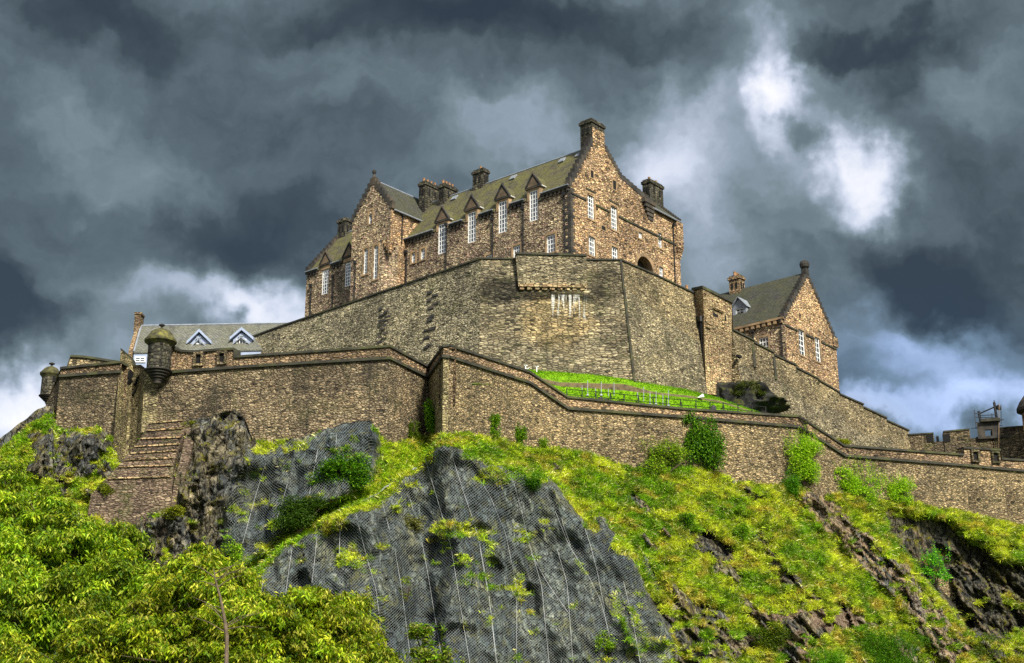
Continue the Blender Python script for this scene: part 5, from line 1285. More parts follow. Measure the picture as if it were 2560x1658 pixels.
hill = np_mesh('crag_hill', allg.reshape(-1, 3), fcs, M['crag'], kind='structure', smooth=False,
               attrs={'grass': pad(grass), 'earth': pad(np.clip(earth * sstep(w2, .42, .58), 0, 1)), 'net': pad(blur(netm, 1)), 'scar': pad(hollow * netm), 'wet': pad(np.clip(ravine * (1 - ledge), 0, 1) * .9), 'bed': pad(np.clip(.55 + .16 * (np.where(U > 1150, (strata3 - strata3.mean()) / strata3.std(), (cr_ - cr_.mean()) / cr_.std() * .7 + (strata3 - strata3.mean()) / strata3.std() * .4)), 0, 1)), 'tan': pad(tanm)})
t = NT('garden_turf'); n = t.noise(t.obj(), .3, 5, .6); M['turf'] = t.fin(t.ramp(n, [(.3, (.03, .05, .01)), (.7, (.08, .12, .02))]), .95, t.bump(n, .4, .2))
np_mesh('ground', [(-4000, -300, 0), (4000, -300, 0), (4000, 6000, 0), (-4000, 6000, 0)], [[0, 1, 2, 3]], M['turf'], kind='structure')

# ------------------------------------------------------------------ lawn terrace behind the rampart
LT = [(1180, 925), (1312, 924), (1400, 927), (1480, 933), (1560, 944), (1640, 957), (1720, 975), (1800, 998), (1850, 1016), (1905, 1036), (1960, 1045), (2100, 1090)]
LM = [(1180, 934), (1312, 938), (1400, 957), (1480, 959), (1560, 961), (1600, 972), (1640, 982), (1720, 990), (1800, 1003), (1850, 1019), (1905, 1038), (1960, 1047), (2100, 1093)]
LT, LM = LT[:-1], LM[:-1]
LN = [(1180, 938), (1312, 944), (1360, 957), (1400, 966), (1480, 971), (1560, 976), (1640, 986), (1720, 994), (1800, 1007), (1850, 1022), (1905, 1040), (1960, 1049)]
lus = np.arange(1180, 1965, 6.0); nlu = len(lus); lv = lambda P_: np.interp(lus, *zip(*P_))
tY = np.array([125.2 if u < 1586 else 125.4 + (u - 1586) / (1772 - 1586) * 10 for u in lus]); tY = np.minimum(tY, 136)
rY = np.interp(lus, [1180, 1322, 1419, 1705, 2000, 2100], [113.5, 119.5, 121.5, 124.5, 128, 130.4]); tY = np.maximum(tY + .6, rY + 2.2)
rowsv, rowsd, rowa = [], [], []
vb = np.interp(lus, [1180, 1322, 1419, 1705, 1998, 2100], [960, 965, 1030, 1050, 1070, 1120])
for f, (v, d, a) in enumerate([(lv(LT) - 8, tY + 1.5, 0), (lv(LT), tY, 0), ((lv(LT) + lv(LM)) / 2 - 1.5, tY - .35 * (tY - rY) * .8, 0), (lv(LM) - 2, tY - .30 * (tY - rY) * 1.3, .15), (lv(LM), tY - .42 * (tY - rY), 1), (lv(LN), tY - .46 * (tY - rY), 1), (lv(LN) + 1, tY - .47 * (tY - rY), 0), (np.maximum(vb, lv(LN) + 3), rY, 0)]):
    rowsv.append(v); rowsd.append(d); rowa.append(np.full(nlu, a))
LVv, LD, LA = np.array(rowsv), np.array(rowsd), np.array(rowa, float); LU = np.repeat(lus[None], len(rowsv), 0)
def resample(a, n): 
    i = np.linspace(0, a.shape[0] - 1, n); i0 = np.minimum(i.astype(int), a.shape[0] - 2); f = (i - i0)[:, None]; return a[i0] * (1 - f) + a[i0 + 1] * f
NR = 57; LVv, LD, LA, LU = (resample(q, NR) for q in (LVv, LD, LA, LU))
x2, dy2, dz2 = rays(LU, LVv); lg = np.stack([x2 / dy2 * LD, LD, CAMZ + dz2 / dy2 * LD], -1)
idl = np.arange(NR * nlu).reshape(NR, nlu)
t = NT('lawn_turf'); ob = t.obj(); bk_m = t.attr('bank', 'Fac'); n = t.noise(ob, 1.6, 6, .65)
g_ = t.ramp(n, [(.3, (.085, .20, .004)), (.55, (.135, .28, .005)), (.75, (.17, .31, .008))])
M['lawn'] = t.fin(t.mix(bk_m, g_, t.ramp(t.noise(ob, 2.2, 5, .7), [(.3, (.03, .025, .015)), (.5, (.10, .08, .045)), (.7, (.14, .10, .05))])), .95, t.bump(t.noise(ob, 9, 5, .7), .6, .08), .1)
np_mesh('lawn', lg.reshape(-1, 3), np.stack([idl[:-1, :-1], idl[1:, :-1], idl[1:, 1:], idl[:-1, 1:]], -1).reshape(-1, 4), M['lawn'], kind='structure', smooth=True, attrs={'bank': LA})
# dark rock outcrop at the foot of the square tower
def lump(name, c, rx, ry, rz, mat, label, cat, seed=0, amp=.5, shape=None):
    n1_, n2_ = 72, 44; th = np.linspace(0, 2 * math.pi, n1_, endpoint=False); ph = np.linspace(0, math.pi, n2_)
    T_, P_ = np.meshgrid(th, ph); dx, dy, dz = np.sin(P_) * np.cos(T_), np.sin(P_) * np.sin(T_), np.cos(P_)
    rg_ = np.random.default_rng(seed); r = np.full(dx.shape, 1.6)                     # cut by random planes: an angular boulder
    for _ in range(17):
        n_ = rg_.normal(0, 1, 3); n_ /= np.linalg.norm(n_); dn = dx * n_[0] + dy * n_[1] + dz * n_[2]
        r = np.minimum(r, np.where(dn > .05, rg_.uniform(.72, 1.12) / np.maximum(dn, .05), 9))
    r = r * (1 + amp * .35 * (fbm(dx * 3 + 5, dy * 3 + 5, dz * 3 + seed, oct=4, seed=seed, ridge=True) - .6))
    v = np.stack([c[0] + rx * r * dx, c[1] + ry * r * dy, c[2] + rz * r * dz * (np.clip(.78 - .5 * dx * r, .2, 1.15) if shape else 1)], -1)
    i = np.arange(n1_ * n2_).reshape(n2_, n1_); j = np.roll(i, -1, 1)
    return np_mesh(name, v.reshape(-1, 3), np.stack([i[:-1], i[1:], j[1:], j[:-1]], -1).reshape(-1, 4), mat, org=c, label=label, cat=cat, smooth=False)
oc = at(1868, 1010, 137.5)
t = NT('wet_rock'); ob = t.obj(); n = t.noise(ob, 1.6, 7, .7); M['wetrock'] = t.fin(t.mix(t.step(t.noise(ob, .9, 5), .5, .65), t.ramp(n, [(.35, (.003, .003, .003)), (.52, (.015, .016, .016)), (.7, (.06, .06, .048))]), (.05, .055, .012)), .85, t.bump(n, .9, .3), .2)
lump('rock_outcrop', oc, 3.6, 2.4, 3.0, M['wetrock'], 'dark wet rock outcrop at the foot of the square tower beside the lawn', 'rock', 4, 1.5, 1)

# stepped stone foot below the turret, bedded into the crag
SB = thing('stepped_buttress', 'pinkish stepped stone buttress spreading down the rock below the big domed turret', 'buttress', grid_at(340, 1260))
rows_ = [(372, 1056, 460), (362, 1074, 463), (349, 1096, 458), (336, 1114, 452), (322, 1130, 444), (306, 1149, 438), (292, 1166, 434), (262, 1196, 432), (228, 1232, 430), (206, 1262, 430)]
half_ = lambda s0, s1: [min(grid_at(ul + (ur - ul) * f, v + 4).y for f in np.linspace(s0, s1, 6)) - .3 for ul, v, ur in rows_]
ysb, yrb = half_(0, .5), half_(.5, 1)
for q_ in (ysb, yrb):
    for i in range(1, len(q_)): q_[i] = min(q_[i], q_[i - 1] - .3)
for i in range(len(rows_) - 1):
    (ul, v0, ur), (ul2, v1, ur2) = rows_[i], rows_[i + 1]; y = ysb[i + 1]; bk_ = Vector((0, 7, 0))
    yA, yB = ysb[i + 1], yrb[i + 1]
    a, b = at(ul, v0 + 3, yA), at(ur, v0 - 4, yB); c, d = at(ul2 - 2, v1 + 6, yA - .12), at(ur2, v1 + 1, yB - .12)
    if i == len(rows_) - 2: c, d = at(208, 1350, yA - .3), at(ur2, 1350, yB - .3)
    m = MB(); m.hexa([c, d, b, a, c + bk_, d + bk_, b + bk_, a + bk_]); stp = m.build('step', M['buttress'], SB)
    if i in (8,): continue
    m = MB(); a = a.lerp(b, random.uniform(0, .06)); b = b.lerp(a, random.uniform(0, .05)); o1 = Vector((0, -.13, -.05 + random.uniform(-.05, .05))); o2 = Vector((.0, -.13, -.05 + random.uniform(-.05, .05))); m.hexa([a + o1, b + o2, b + Vector((.05, .9, -.06)), a + Vector((-.08, .9, -.06)), a + o1 + ZH * .11, b + o2 + ZH * .11, b + Vector((.05, .9, .13)), a + Vector((-.08, .9, .13))]); m.build('ledge', M['tower'], stp)
m = MB(); L0 = [(462, 1060), (470, 1085), (455, 1150), (441, 1200), (432, 1270)]; yy_ = [float(np.interp(v, [r[1] for r in rows_], yrb)) - .45 for u, v in L0]
tp_ = [at(u - 5, v, y) for (u, v), y in zip(L0, yy_)]; bt_ = [at(u + 17, v + 4, y) for (u, v), y in zip(L0, yy_)]
for i in range(len(L0) - 1): m.hexa([tp_[i], bt_[i], bt_[i + 1], tp_[i + 1]] + [p + Vector((0, 6, 0)) for p in (tp_[i], bt_[i], bt_[i + 1], tp_[i + 1])])
m.build('side_wall', M['buttress'], SB)

# ------------------------------------------------------------------ netting and cables on the rock
def net(name, mask, label, tilt):
    iu = np.arange(0, NU - 1); 
    lines = []
    thick = .0058
    V3 = []; F3 = []
    def ribbons(P_, Q_, mm):
        a, b = P_[mm], Q_[mm]
        if len(a) == 0: return
        view = (a - np.array([0, 0, CAMZ])); view /= np.linalg.norm(view, axis=1)[:, None]
        d = b - a; w = np.cross(d, view); w /= np.maximum(np.linalg.norm(w, axis=1), 1e-6)[:, None]; w *= thick
        base = sum(len(v) for v in V3); V3.append(np.concatenate([a - w, a + w, b + w, b - w])); n = len(a); i = np.arange(n) + base
        F3.append(np.stack([i, i + n, i + 2 * n, i + 3 * n], -1))
    g = np.stack([blur(grid[..., k], 2) for k in range(3)], -1); vd = g - np.array([0, 0, CAMZ]); vd /= np.linalg.norm(vd, axis=-1)[..., None]; g = g - vd * .30
    m_ = mask > .5
    # two crossing families of wires, following the fall of the slope
    sh = tilt
    ribbons(g[:-1, :-1], g[1:, 1:], (m_[:-1, :-1] & (((np.arange(NU - 1)[None, :] - np.arange(NV - 1)[:, None]) % 2) == 0)))
    ribbons(g[:-1, 1:], g[1:, :-1], (m_[:-1, 1:] & (((np.arange(NU - 1)[None, :] + np.arange(NV - 1)[:, None]) % 2) == 0)))
    return np_mesh(name, np.concatenate(V3), np.concatenate(F3), M['netwire'], org=tuple(g[m_].mean(0)), label=label, cat='netting')
M['netwire'] = plain('net_wire', (.20, .225, .215), .6, .25, .5, metal=.2)
net('rockfall_net', dome * (1 - sstep(gully, .3, .6)), 'large grey wire net draped over the broad rock dome in the middle', 1)
net('rockfall_net', ncrag, 'smaller grey wire net draped over the crag below the long rampart wall', 1)
M['cable'] = plain('pale_cable', (.42, .44, .44), .6, .15, 1)
z2 = lambda pts: [(500 + x / 2.3425, 1000 + y / 2.3425) for x, y in pts]
z3 = lambda pts: [(1200 + x / 2.3425, 1000 + y / 2.3425) for x, y in pts]
CAB = [z2(q) for q in ([(905, 630), (945, 800), (990, 970), (1030, 1100), (1075, 1460)], [(1065, 590), (1110, 760)], [(1200, 450), (1225, 560), (1250, 650)], [(1315, 330), (1410, 650), (1470, 860), (1525, 1200), (1580, 1541)], [(1300, 830), (1340, 1050), (1410, 1480)],
       [(1480, 340), (1550, 560), (1600, 700), (1640, 850), (1690, 1130), (1740, 1541)], [(545, 830), (520, 1000), (500, 1150)], [(685, 800), (670, 950), (650, 1110)], [(380, 940), (365, 1080), (350, 1215)], [(820, 760), (815, 920)], [(1140, 870), (1180, 1100), (1230, 1490)],
       [(385, 370), (320, 580), (260, 800), (205, 1010)], [(520, 450), (505, 520), (440, 730)], [(800, 200), (795, 290)], [(690, 290), (650, 500), (625, 640)])] + \
      [z3(q) for q in ([(0, 470), (60, 560), (90, 640), (150, 780), (215, 1100), (215, 1541)], [(200, 490), (250, 680), (290, 850), (360, 1080), (405, 1541)], [(440, 650), (520, 850), (640, 1040), (710, 1180), (770, 1430)], [(590, 680), (650, 860), (690, 1020), (730, 1230)], [(840, 1060), (890, 1270), (940, 1541)], [(450, 870), (510, 1070), (545, 1541)], [(0, 870), (60, 1200), (95, 1541)], [(480, 700), (490, 740), (530, 850)], [(300, 900), (400, 1080), (520, 1250)])]
CLAB = ['pale steel cable running down the netted rock dome']
croot = None
for i, pl in enumerate(CAB):
    pts = []
    for a, b in zip(pl[:-1], pl[1:]):
        n = max(2, int(math.hypot(b[0] - a[0], b[1] - a[1]) / 9))
        for k in range(n): f = k / n; pts.append((a[0] + (b[0] - a[0]) * f, a[1] + (b[1] - a[1]) * f))
    pts.append(pl[-1])
    P_ = [grid_at(u, v, .26) for u, v in pts]
    A_ = np.array(P_)
    for _ in range(3):
        A_[1:-1] = (A_[:-2] + A_[1:-1] * 2 + A_[2:]) / 4
    m = MB(); m.tube([Vector(q) for q in A_], .0125, 4)
    left_ = 11 <= i <= 14
    m.build('steel_cable', M['cable'], label='pale steel cable over the netted crag left of the grass gully' if left_ else 'pale steel cable running down the broad netted rock dome', cat='cable', group='cables on the netted crag' if left_ else 'cables on the netted dome')

# bunched upper edge of the big net
EDGE = z2([(230, 1130), (300, 1020), (380, 935), (470, 860), (560, 800), (650, 740), (720, 690), (830, 640), (960, 600), (1080, 520), (1200, 425), (1285, 395)])
pts = []
for a, b in zip(EDGE[:-1], EDGE[1:]):
    for k in range(6): pts.append((a[0] + (b[0] - a[0]) * k / 6, a[1] + (b[1] - a[1]) * k / 6))
A_ = np.array([grid_at(u, v, .25) for u, v in pts])
for _ in range(3): A_[1:-1] = (A_[:-2] + A_[1:-1] * 2 + A_[2:]) / 4
m = MB(); rs_ = random.Random(9); m.tube([Vector(q) + Vector((rs_.uniform(-.05, .05), 0, rs_.uniform(-.06, .06))) for q in A_], [.05 + .05 * rs_.random() for _ in A_], 5)
m.build('net_edge_roll', M['netwire'], label='bunched pale roll of netting along the upper edge of the broad rock dome', cat='netting')
# ------------------------------------------------------------------ foliage
def unit(v): return v / np.maximum(np.linalg.norm(v, axis=-1, keepdims=True), 1e-9)
def leaves(centers, size, cols, rng, droop=.5, aspect=.38, upright=False, dirs=None):
    """diamond leaves, folded along the middle; one per centre"""
    n = len(centers)
    a = rng.uniform(0, 2 * math.pi, n)
    d = np.stack([np.cos(a), np.sin(a), rng.normal(-droop if not upright else droop, .45, n)], -1) if dirs is None else dirs
    d = unit(d); up = unit(np.stack([rng.normal(0, .5, n), rng.normal(0, .5, n), np.ones(n)], -1)); s = unit(np.cross(d, up)); nn = np.cross(s, d)
    L = (size * rng.uniform(.6, 1.3, n))[:, None]; w = L * aspect
    p0 = centers; p1 = centers + d * L * .45 + s * w * .5 + nn * L * .10; p2 = centers + d * L - nn * L * .12; p3 = centers + d * L * .45 - s * w * .5 + nn * L * .10
    V_ = np.stack([p0, p1, p2, p3], 1).reshape(-1, 3); i = np.arange(n) * 4
    F_ = np.concatenate([np.stack([i, i + 1, i + 2], -1), np.stack([i, i + 2, i + 3], -1)])
    return V_, F_, np.repeat(cols, 4, 0)
def pal(rng, n, tones, jit=.3):
    t_ = np.array(tones); c = t_[rng.integers(0, len(t_), n)]; return c * rng.uniform(1 - jit, 1 + jit, (n, 1))
def fan_clusters(cc, k, size, rng, tones, droop=.75, spread=.3, **kw):
    """k drooping leaves around each twig end"""
    n = len(cc); c = np.repeat(cc, k, 0) + rng.normal(0, spread, (n * k, 3)) * np.array([1, 1, .6])
    base = pal(rng, n, tones, .3); col = np.repeat(base, k, 0) * rng.uniform(.75, 1.25, (n * k, 1))
    return leaves(c, size, col, rng, droop, **kw)
def ell_points(rng, n, c, r, shell=.55, top=False):
    d = unit(rng.normal(0, 1, (n, 3)))
    if top: d[:, 2] = np.abs(d[:, 2]) * rng.choice([1, 1, 1, -.5], n)
    rad = (shell + (1 - shell) * rng.random(n) ** .7)[:, None]; return np.array(c) + d * np.array(r) * rad
TREE_T = [(.25, .37, .012), (.18, .31, .010), (.38, .45, .018), (.11, .22, .008), (.40, .46, .05), (.24, .36, .01), (.07, .15, .006)]
def tree(label, base, trunk_top, lobes, n, size, tones, seed, group=None, k=7, trunk_r=.22, name='leafy_tree', cat='tree', tip=None):
    rng = np.random.default_rng(seed); rs = random.Random(seed); base = Vector(base); trunk_top = Vector(trunk_top)
    root = thing(name, label, cat, base, group)
    m = MB(); H = (trunk_top - base)
    m.tube([base, base + H * .35 + Vector((rs.uniform(-.2, .2), rs.uniform(-.2, .2), 0)), base + H * .7, trunk_top], [trunk_r, trunk_r * .8, trunk_r * .6, trunk_r * .35], 8)
    for c, r in lobes:
        c = Vector(c); f = rs.uniform(.45, .95); st = base + H * f
        m.tube([st, st.lerp(c, .5) + Vector((0, 0, .4)), c], [trunk_r * .35, trunk_r * .22, trunk_r * .1], 5)
        for _ in range(5):
            e = c + Vector((rs.uniform(-1, 1) * r[0], rs.uniform(-1, 1) * r[1], rs.uniform(-.5, 1) * r[2])) * .8; s_ = st.lerp(c, rs.uniform(.4, 1)); m.tube([s_, s_.lerp(e, .6), e], [trunk_r * .12, trunk_r * .08, trunk_r * .03], 4)
    m.build('trunk', M['bark'], root)
    vol = np.array([r[0] * r[1] + r[0] * r[2] for _, r in lobes]); share = vol / vol.sum(); cc = []; tint = []
    for (c, r), shr in zip(lobes, share):               # each limb carries a number of leafy sprays with gaps between them
        ns = max(6, int(shr * n / 62)); sc_ = np.array(c) + (ell_points(rng, ns * 2, (0, 0, 0), r, .55) * rng.uniform(.85, 1.22, (ns * 2, 1))); gg = fbm(sc_[:, 0] / 1.6 + seed, sc_[:, 1] / 1.6, sc_[:, 2] / 1.3, oct=2, seed=seed + 5); sc_ = sc_[np.argsort(-gg)[:ns]]; sr = rng.uniform(.3, 1.1, ns)
        m_ = int(shr * n / ns)
        for q0, q1 in zip(sc_, sr):
            d = unit(rng.normal(0, 1, (m_, 3))); d[:, 2] = np.where(rng.random(m_) < .8, np.abs(d[:, 2]), d[:, 2])
            tint.append(np.full(m_, rng.uniform(.55, 1.3)))
            cc.append(q0 + d * np.array([q1, q1, q1 * .75]) * rng.uniform(.6, 1.0, (m_, 1)))
    cc = np.concatenate(cc)
    V_, F_, C_ = fan_clusters(cc, k, size, rng, tones, spread=size * .5, aspect=.28)
    C_ = C_ * np.repeat(np.concatenate(tint), k * 4)[:, None]
    np_mesh('crown', V_, F_, M['leaf'], parent=root, col=C_)
    return root
def shrub(label, c, r, n, size, tones, seed, name='shrub', cat='shrub', group=None, droop=.1, upright=False, sprigs=0, gap=.36, aspect=.45):
    rng = np.random.default_rng(seed); rs = random.Random(seed); c = Vector(c)
    root = thing(name, label, cat, (c.x, c.y, c.z - r[2]), group)
    m = MB(); b = Vector((c.x, c.y + r[1] * .6, c.z - r[2]))
    for _ in range(6):
        e = c + Vector((rs.uniform(-.8, .8) * r[0], rs.uniform(-.6, .6) * r[1], rs.uniform(-.3, .9) * r[2])); m.tube([b, b.lerp(e, .5) + Vector((0, 0, .1)), e], [.05, .035, .012], 4)
    m.build('stem', M['bark'], root)
    q = []
    for _ in range(15):                                   # ragged: several lesser lobes, not one egg
        o_ = rng.uniform(-.6, .6, 3) * np.array(r); f_ = rng.uniform(.3, .55, 3) * np.array(r); q.append(ell_points(rng, n // 13, np.array(c) + o_, f_, .3))
    q = np.concatenate(q); g = fbm(q[:, 0] / .7 + seed, q[:, 1] / .7, q[:, 2] / .6, oct=3, seed=seed); q = q[g > gap]
    parts = [leaves(q, size, pal(rng, len(q), tones), rng, droop, aspect, upright)]
    if sprigs:
        n_s = sprigs; a = rng.uniform(-1, 1, n_s); base_ = np.stack([c.x + a * r[0] * .95, np.full(n_s, c.y) + rng.normal(0, r[1] * .5, n_s), c.z + r[2] * np.sqrt(np.maximum(1 - a * a, 0)) * rng.uniform(.1, .8, n_s)], -1)
        K = 16; hgt = rng.uniform(.35, .8, n_s) * min(r[2], 2.0); lean = rng.normal(0, .18, (n_s, 2)); cc = []
        for k in range(K):
            f = (k + 1) / K; cc.append(base_ + np.stack([lean[:, 0] * hgt * f - .12 * f, lean[:, 1] * hgt * f, hgt * f], -1))
        cc = np.concatenate(cc) + rng.normal(0, .05, (n_s * K, 3)); parts.append(leaves(cc, size * .75, pal(rng, len(cc), tones), rng, -.5, aspect))
    off = 0; Vs, Fs, Cs = [], [], []
    for v, f, cl in parts: Vs.append(v); Fs.append(f + off); Cs.append(cl); off += len(v)
    np_mesh('foliage', np.concatenate(Vs), np.concatenate(Fs), M['leaf'], parent=root, col=np.concatenate(Cs))
    return root
mpp = lambda Y: (Y * CP + 12) / FPX                    # metres per photograph pixel
def px_lobe(u, v, Y, ru, rv, ry=None):
    """crown lobe from display-pixel centre and radii"""
    s = Y * 1.06 / FPX * D2S * .86; return (tuple(at(u * D2S, v * D2S, Y)), (ru * s, ry if ry else min(ru, rv) * s * 1.1, rv * s))
def ground_pt(u, Y): p = at(u * D2S, 1500, Y); return Vector((p.x, Y, 0.0))
# foreground trees
t1_l = [px_lobe(*q) for q in ((30, 1225, 74, 90, 85), (105, 1215, 73, 75, 70), (60, 1320, 71, 130, 110), (180, 1285, 72, 100, 85), (255, 1270, 73, 75, 60), (280, 1345, 71, 75, 80), (20, 1440, 68, 120, 110), (170, 1410, 69, 130, 100), (12, 1130, 76, 30, 38), (128, 1158, 75, 24, 34), (-70, 1300, 73, 100, 150), (320, 1420, 70, 60, 50))]
tree('big yellow-green tree with drooping leaves filling the lower corner below the dark rock mound', ground_pt(90, 72), at(110 * D2S, 1330 * D2S, 72.5), t1_l, 17000, .31, TREE_T, 5, 'drooping yellow-green trees below the crag', trunk_r=.38)
t2_l = [px_lobe(*q) for q in ((455, 1370, 64, 95, 75), (380, 1450, 62, 100, 90), (500, 1460, 62, 110, 90), (530, 1360, 64, 50, 55), (490, 1300, 65, 34, 30), (250, 1500, 61, 120, 80), (130, 1540, 60, 130, 60), (620, 1500, 61, 80, 80), (400, 1560, 60, 160, 60), (0, 1560, 60, 90, 60))]
tree('yellow-green tree with a bare pale trunk showing in front of its drooping leaves', ground_pt(420, 63), at(450 * D2S, 1440 * D2S, 63), t2_l, 17000, .27, [(.32, .40, .014), (.44, .46, .024), (.25, .36, .01), (.46, .46, .06), (.14, .24, .008), (.09, .17, .006)], 6, 'drooping yellow-green trees below the crag', trunk_r=.3)
t3_l = [px_lobe(*q) for q in ((700, 1440, 66, 90, 62), (790, 1480, 66, 75, 60), (660, 1530, 64, 110, 70), (820, 1430, 67, 34, 40), (840, 1560, 65, 90, 60))]
tree('low yellow-green treetop rising against the netted dome', ground_pt(720, 66), at(730 * D2S, 1500 * D2S, 66), t3_l, 9500, .27, [(.30, .40, .012), (.42, .45, .022), (.22, .34, .01), (.46, .46, .06), (.11, .20, .008)], 8, 'drooping yellow-green trees below the crag', trunk_r=.2)
# the bare stem in front
bs = thing('bare_sapling', 'thin bare pale stem with red-brown twigs in front of the yellow-green trees', 'sapling', ground_pt(525, 58))
m = MB(); P_ = [Vector(ground_pt(527, 58)), at(526 * D2S, 1541 * D2S, 58), at(527 * D2S, 1480 * D2S, 58), at(522 * D2S, 1440 * D2S, 58), at(512 * D2S, 1390 * D2S, 58), at(500 * D2S, 1345 * D2S, 58), at(496 * D2S, 1320 * D2S, 58)]
m.tube(P_, [.13, .09, .085, .07, .05, .03, .015], 7); m.build('trunk', M['bark'], bs)
m = MB(); rs = random.Random(3)
for i in range(16):
    f = rs.uniform(2, 5.6); i0 = int(f); a = P_[i0].lerp(P_[min(i0 + 1, 6)], f - i0); d = Vector((rs.choice([-1, 1]) * rs.uniform(.5, 1.6), rs.uniform(-.5, .5), rs.uniform(.0, 1.2))); m.tube([a, a + d * .5 + Vector((0, 0, .1)), a + d], [.025, .016, .006], 4)
m.build('twigs', M['bark'], bs)

G_DK = [(.05, .15, .006), (.09, .24, .008), (.16, .34, .014), (.03, .08, .006)]
G_MD = [(.16, .32, .014), (.24, .40, .02), (.11, .24, .01), (.32, .44, .04)]
G_LT = [(.26, .48, .014), (.38, .58, .026), (.17, .36, .01), (.46, .62, .06)]
G_OL = [(.14, .16, .03), (.20, .20, .05), (.08, .10, .02), (.24, .22, .08)]
def sh(label, u, v, ru, rv, n, size, tones, seed, off=.6, Y=None, ry=.8, **kw):
    """shrub from display-pixel centre and radii, standing on the crag or against the wall"""
    us_, vs_ = u * D2S, v * D2S
    y = Y or (wall_y(us_, vs_) or grid_at(us_, vs_).y) ; yg = grid_at(us_, vs_ + rv * D2S * .9).y
    y = y - off if Y is None else Y; s = y * 1.06 / FPX * D2S
    return shrub(label, at(us_, vs_, y), (ru * s, ry, rv * s), n, size, tones, seed, **kw)
sh('big dark ivy bush climbing over the string course of the stepped rampart wall', 1634, 1020, 54, 76, 8600, .24, G_DK + [(.10, .20, .015)], 21, name='ivy_bush', cat='ivy', off=.5, gap=.34, droop=.5)
sh('pale green shrub against the wall beside the big dark ivy bush', 1540, 1064, 60, 44, 5600, .18, G_OL + G_MD + G_LT, 22, sprigs=44)
sh('tall bright upright shrub against the wall where the rampart steps down', 1868, 1066, 48, 60, 6200, .19, G_LT, 23, sprigs=80)
sh('wide low bright shrub with upright shoots beside the tall bright one', 1985, 1128, 78, 46, 7600, .19, G_LT, 24, sprigs=110)
sh('smallest bright spiky shrub against the wall before the grassy ledge', 2088, 1142, 40, 34, 3200, .18, G_LT, 25, sprigs=50)
sh('round vivid green bush at the foot of the tall bright shrub', 1838, 1126, 30, 34, 2600, .16, [(.08, .24, .01), (.12, .30, .012), (.05, .17, .008)], 26, off=1.0)
sh('thin ivy strand at the warm corner of the stepped rampart wall', 1148, 990, 20, 38, 2000, .17, G_DK + G_MD, 27, name='ivy_bush', cat='ivy', off=.25, ry=.3, gap=.42)
sh('small ivy tuft on the wall just beside the thin ivy strand', 1206, 1010, 22, 26, 1600, .17, G_DK + G_MD, 28, name='ivy_bush', cat='ivy', off=.25, ry=.3, gap=.42)
sh('ivy filling the dark inner corner of the rampart', 1005, 978, 20, 56, 4200, .18, [(.12, .28, .01), (.18, .38, .014), (.07, .16, .008)], 29, name='ivy_bush', cat='ivy', off=.7, ry=.7, gap=.34)
sh('short leafy climber on the wall left of the ivy-filled inner corner', 957, 1000, 26, 30, 2200, .17, [(.08, .14, .01), (.12, .18, .015)], 30, name='ivy_bush', cat='ivy', off=.3, ry=.35, gap=.42)
sh('low green bush at the wall foot where the netted dome begins', 1085, 1025, 36, 20, 1700, .18, G_DK + G_MD, 31, off=.9)
sh('small round green bush on the grass edge of the netted dome', 1236, 1126, 26, 28, 1700, .17, [(.05, .16, .008), (.08, .21, .01), (.035, .10, .006)], 32, Y=grid_at(1236 * D2S, 1140 * D2S).y - .5)
sh('tiny bush at the foot of the wall above the grass slope', 1264, 1030, 14, 14, 500, .15, G_MD, 33, off=.4)
sh('dense dark green thicket in the gully beside the smaller net', 800, 1095, 84, 44, 7600, .2, G_DK, 34, Y=grid_at(800 * D2S, 1100 * D2S).y - .6, gap=.3)
sh('long soft green thicket lower down the gully beside the smaller net', 695, 1190, 66, 48, 6000, .19, [(.05, .11, .012), (.08, .15, .02), (.035, .08, .008)], 35, Y=grid_at(705 * D2S, 1190 * D2S).y - .5, gap=.34)
sh('round olive shrub with pale flowers growing through the big net', 962, 1218, 28, 26, 1700, .17, G_OL + [(.30, .30, .15)], 36, Y=grid_at(962 * D2S, 1225 * D2S).y - .6)
sh('mossy golden cushion hanging on the big net', 768, 1225, 22, 22, 1300, .14, [(.22, .22, .015), (.28, .26, .02), (.15, .17, .01)], 37, Y=grid_at(768 * D2S, 1230 * D2S).y - .4, droop=.8)
sh('vivid green sapling on the dark ravine rock', 2176, 1320, 34, 42, 1700, .27, [(.14, .42, .03), (.22, .54, .04), (.08, .28, .015)], 38, Y=grid_at(2176 * D2S, 1330 * D2S).y - 1.6, gap=.42, sprigs=10)
sh('broad dark green broom bush at the bottom edge of the slope', 2075, 1520, 115, 58, 11000, .2, [(.08, .22, .008), (.13, .32, .012), (.05, .13, .006)], 39, Y=grid_at(2075 * D2S, 1535 * D2S).y - 1.8, ry=1.6, upright=True, droop=.7, aspect=.22, sprigs=50)
sh('smaller green broom bush in the bottom corner of the slope', 1920, 1540, 46, 26, 2600, .19, [(.08, .23, .008), (.14, .34, .012)], 40, Y=grid_at(1920 * D2S, 1545 * D2S).y - 1.5, ry=1.2, upright=True, droop=.7, aspect=.22, sprigs=24)
sh('round dark bush low on the grassy slope', 1790, 1480, 50, 30, 2300, .19, [(.07, .12, .008), (.11, .16, .01), (.04, .08, .006)], 41, Y=grid_at(1790 * D2S, 1490 * D2S).y - .6)
sh('small fern-like bush beside the dark rock patch on the grass slope', 1718, 1238, 22, 26, 1200, .18, G_DK + G_MD, 42, Y=grid_at(1718 * D2S, 1245 * D2S).y - .5)
sh('green bush halfway up the grass slope', 1595, 1205, 22, 18, 1000, .18, G_DK, 43, Y=grid_at(1595 * D2S, 1210 * D2S).y - .5)
sh('small bright bush below the strip of bare rock near the wall', 1712, 1185, 22, 20, 1000, .17, G_MD, 44, Y=grid_at(1712 * D2S, 1190 * D2S).y - .5)
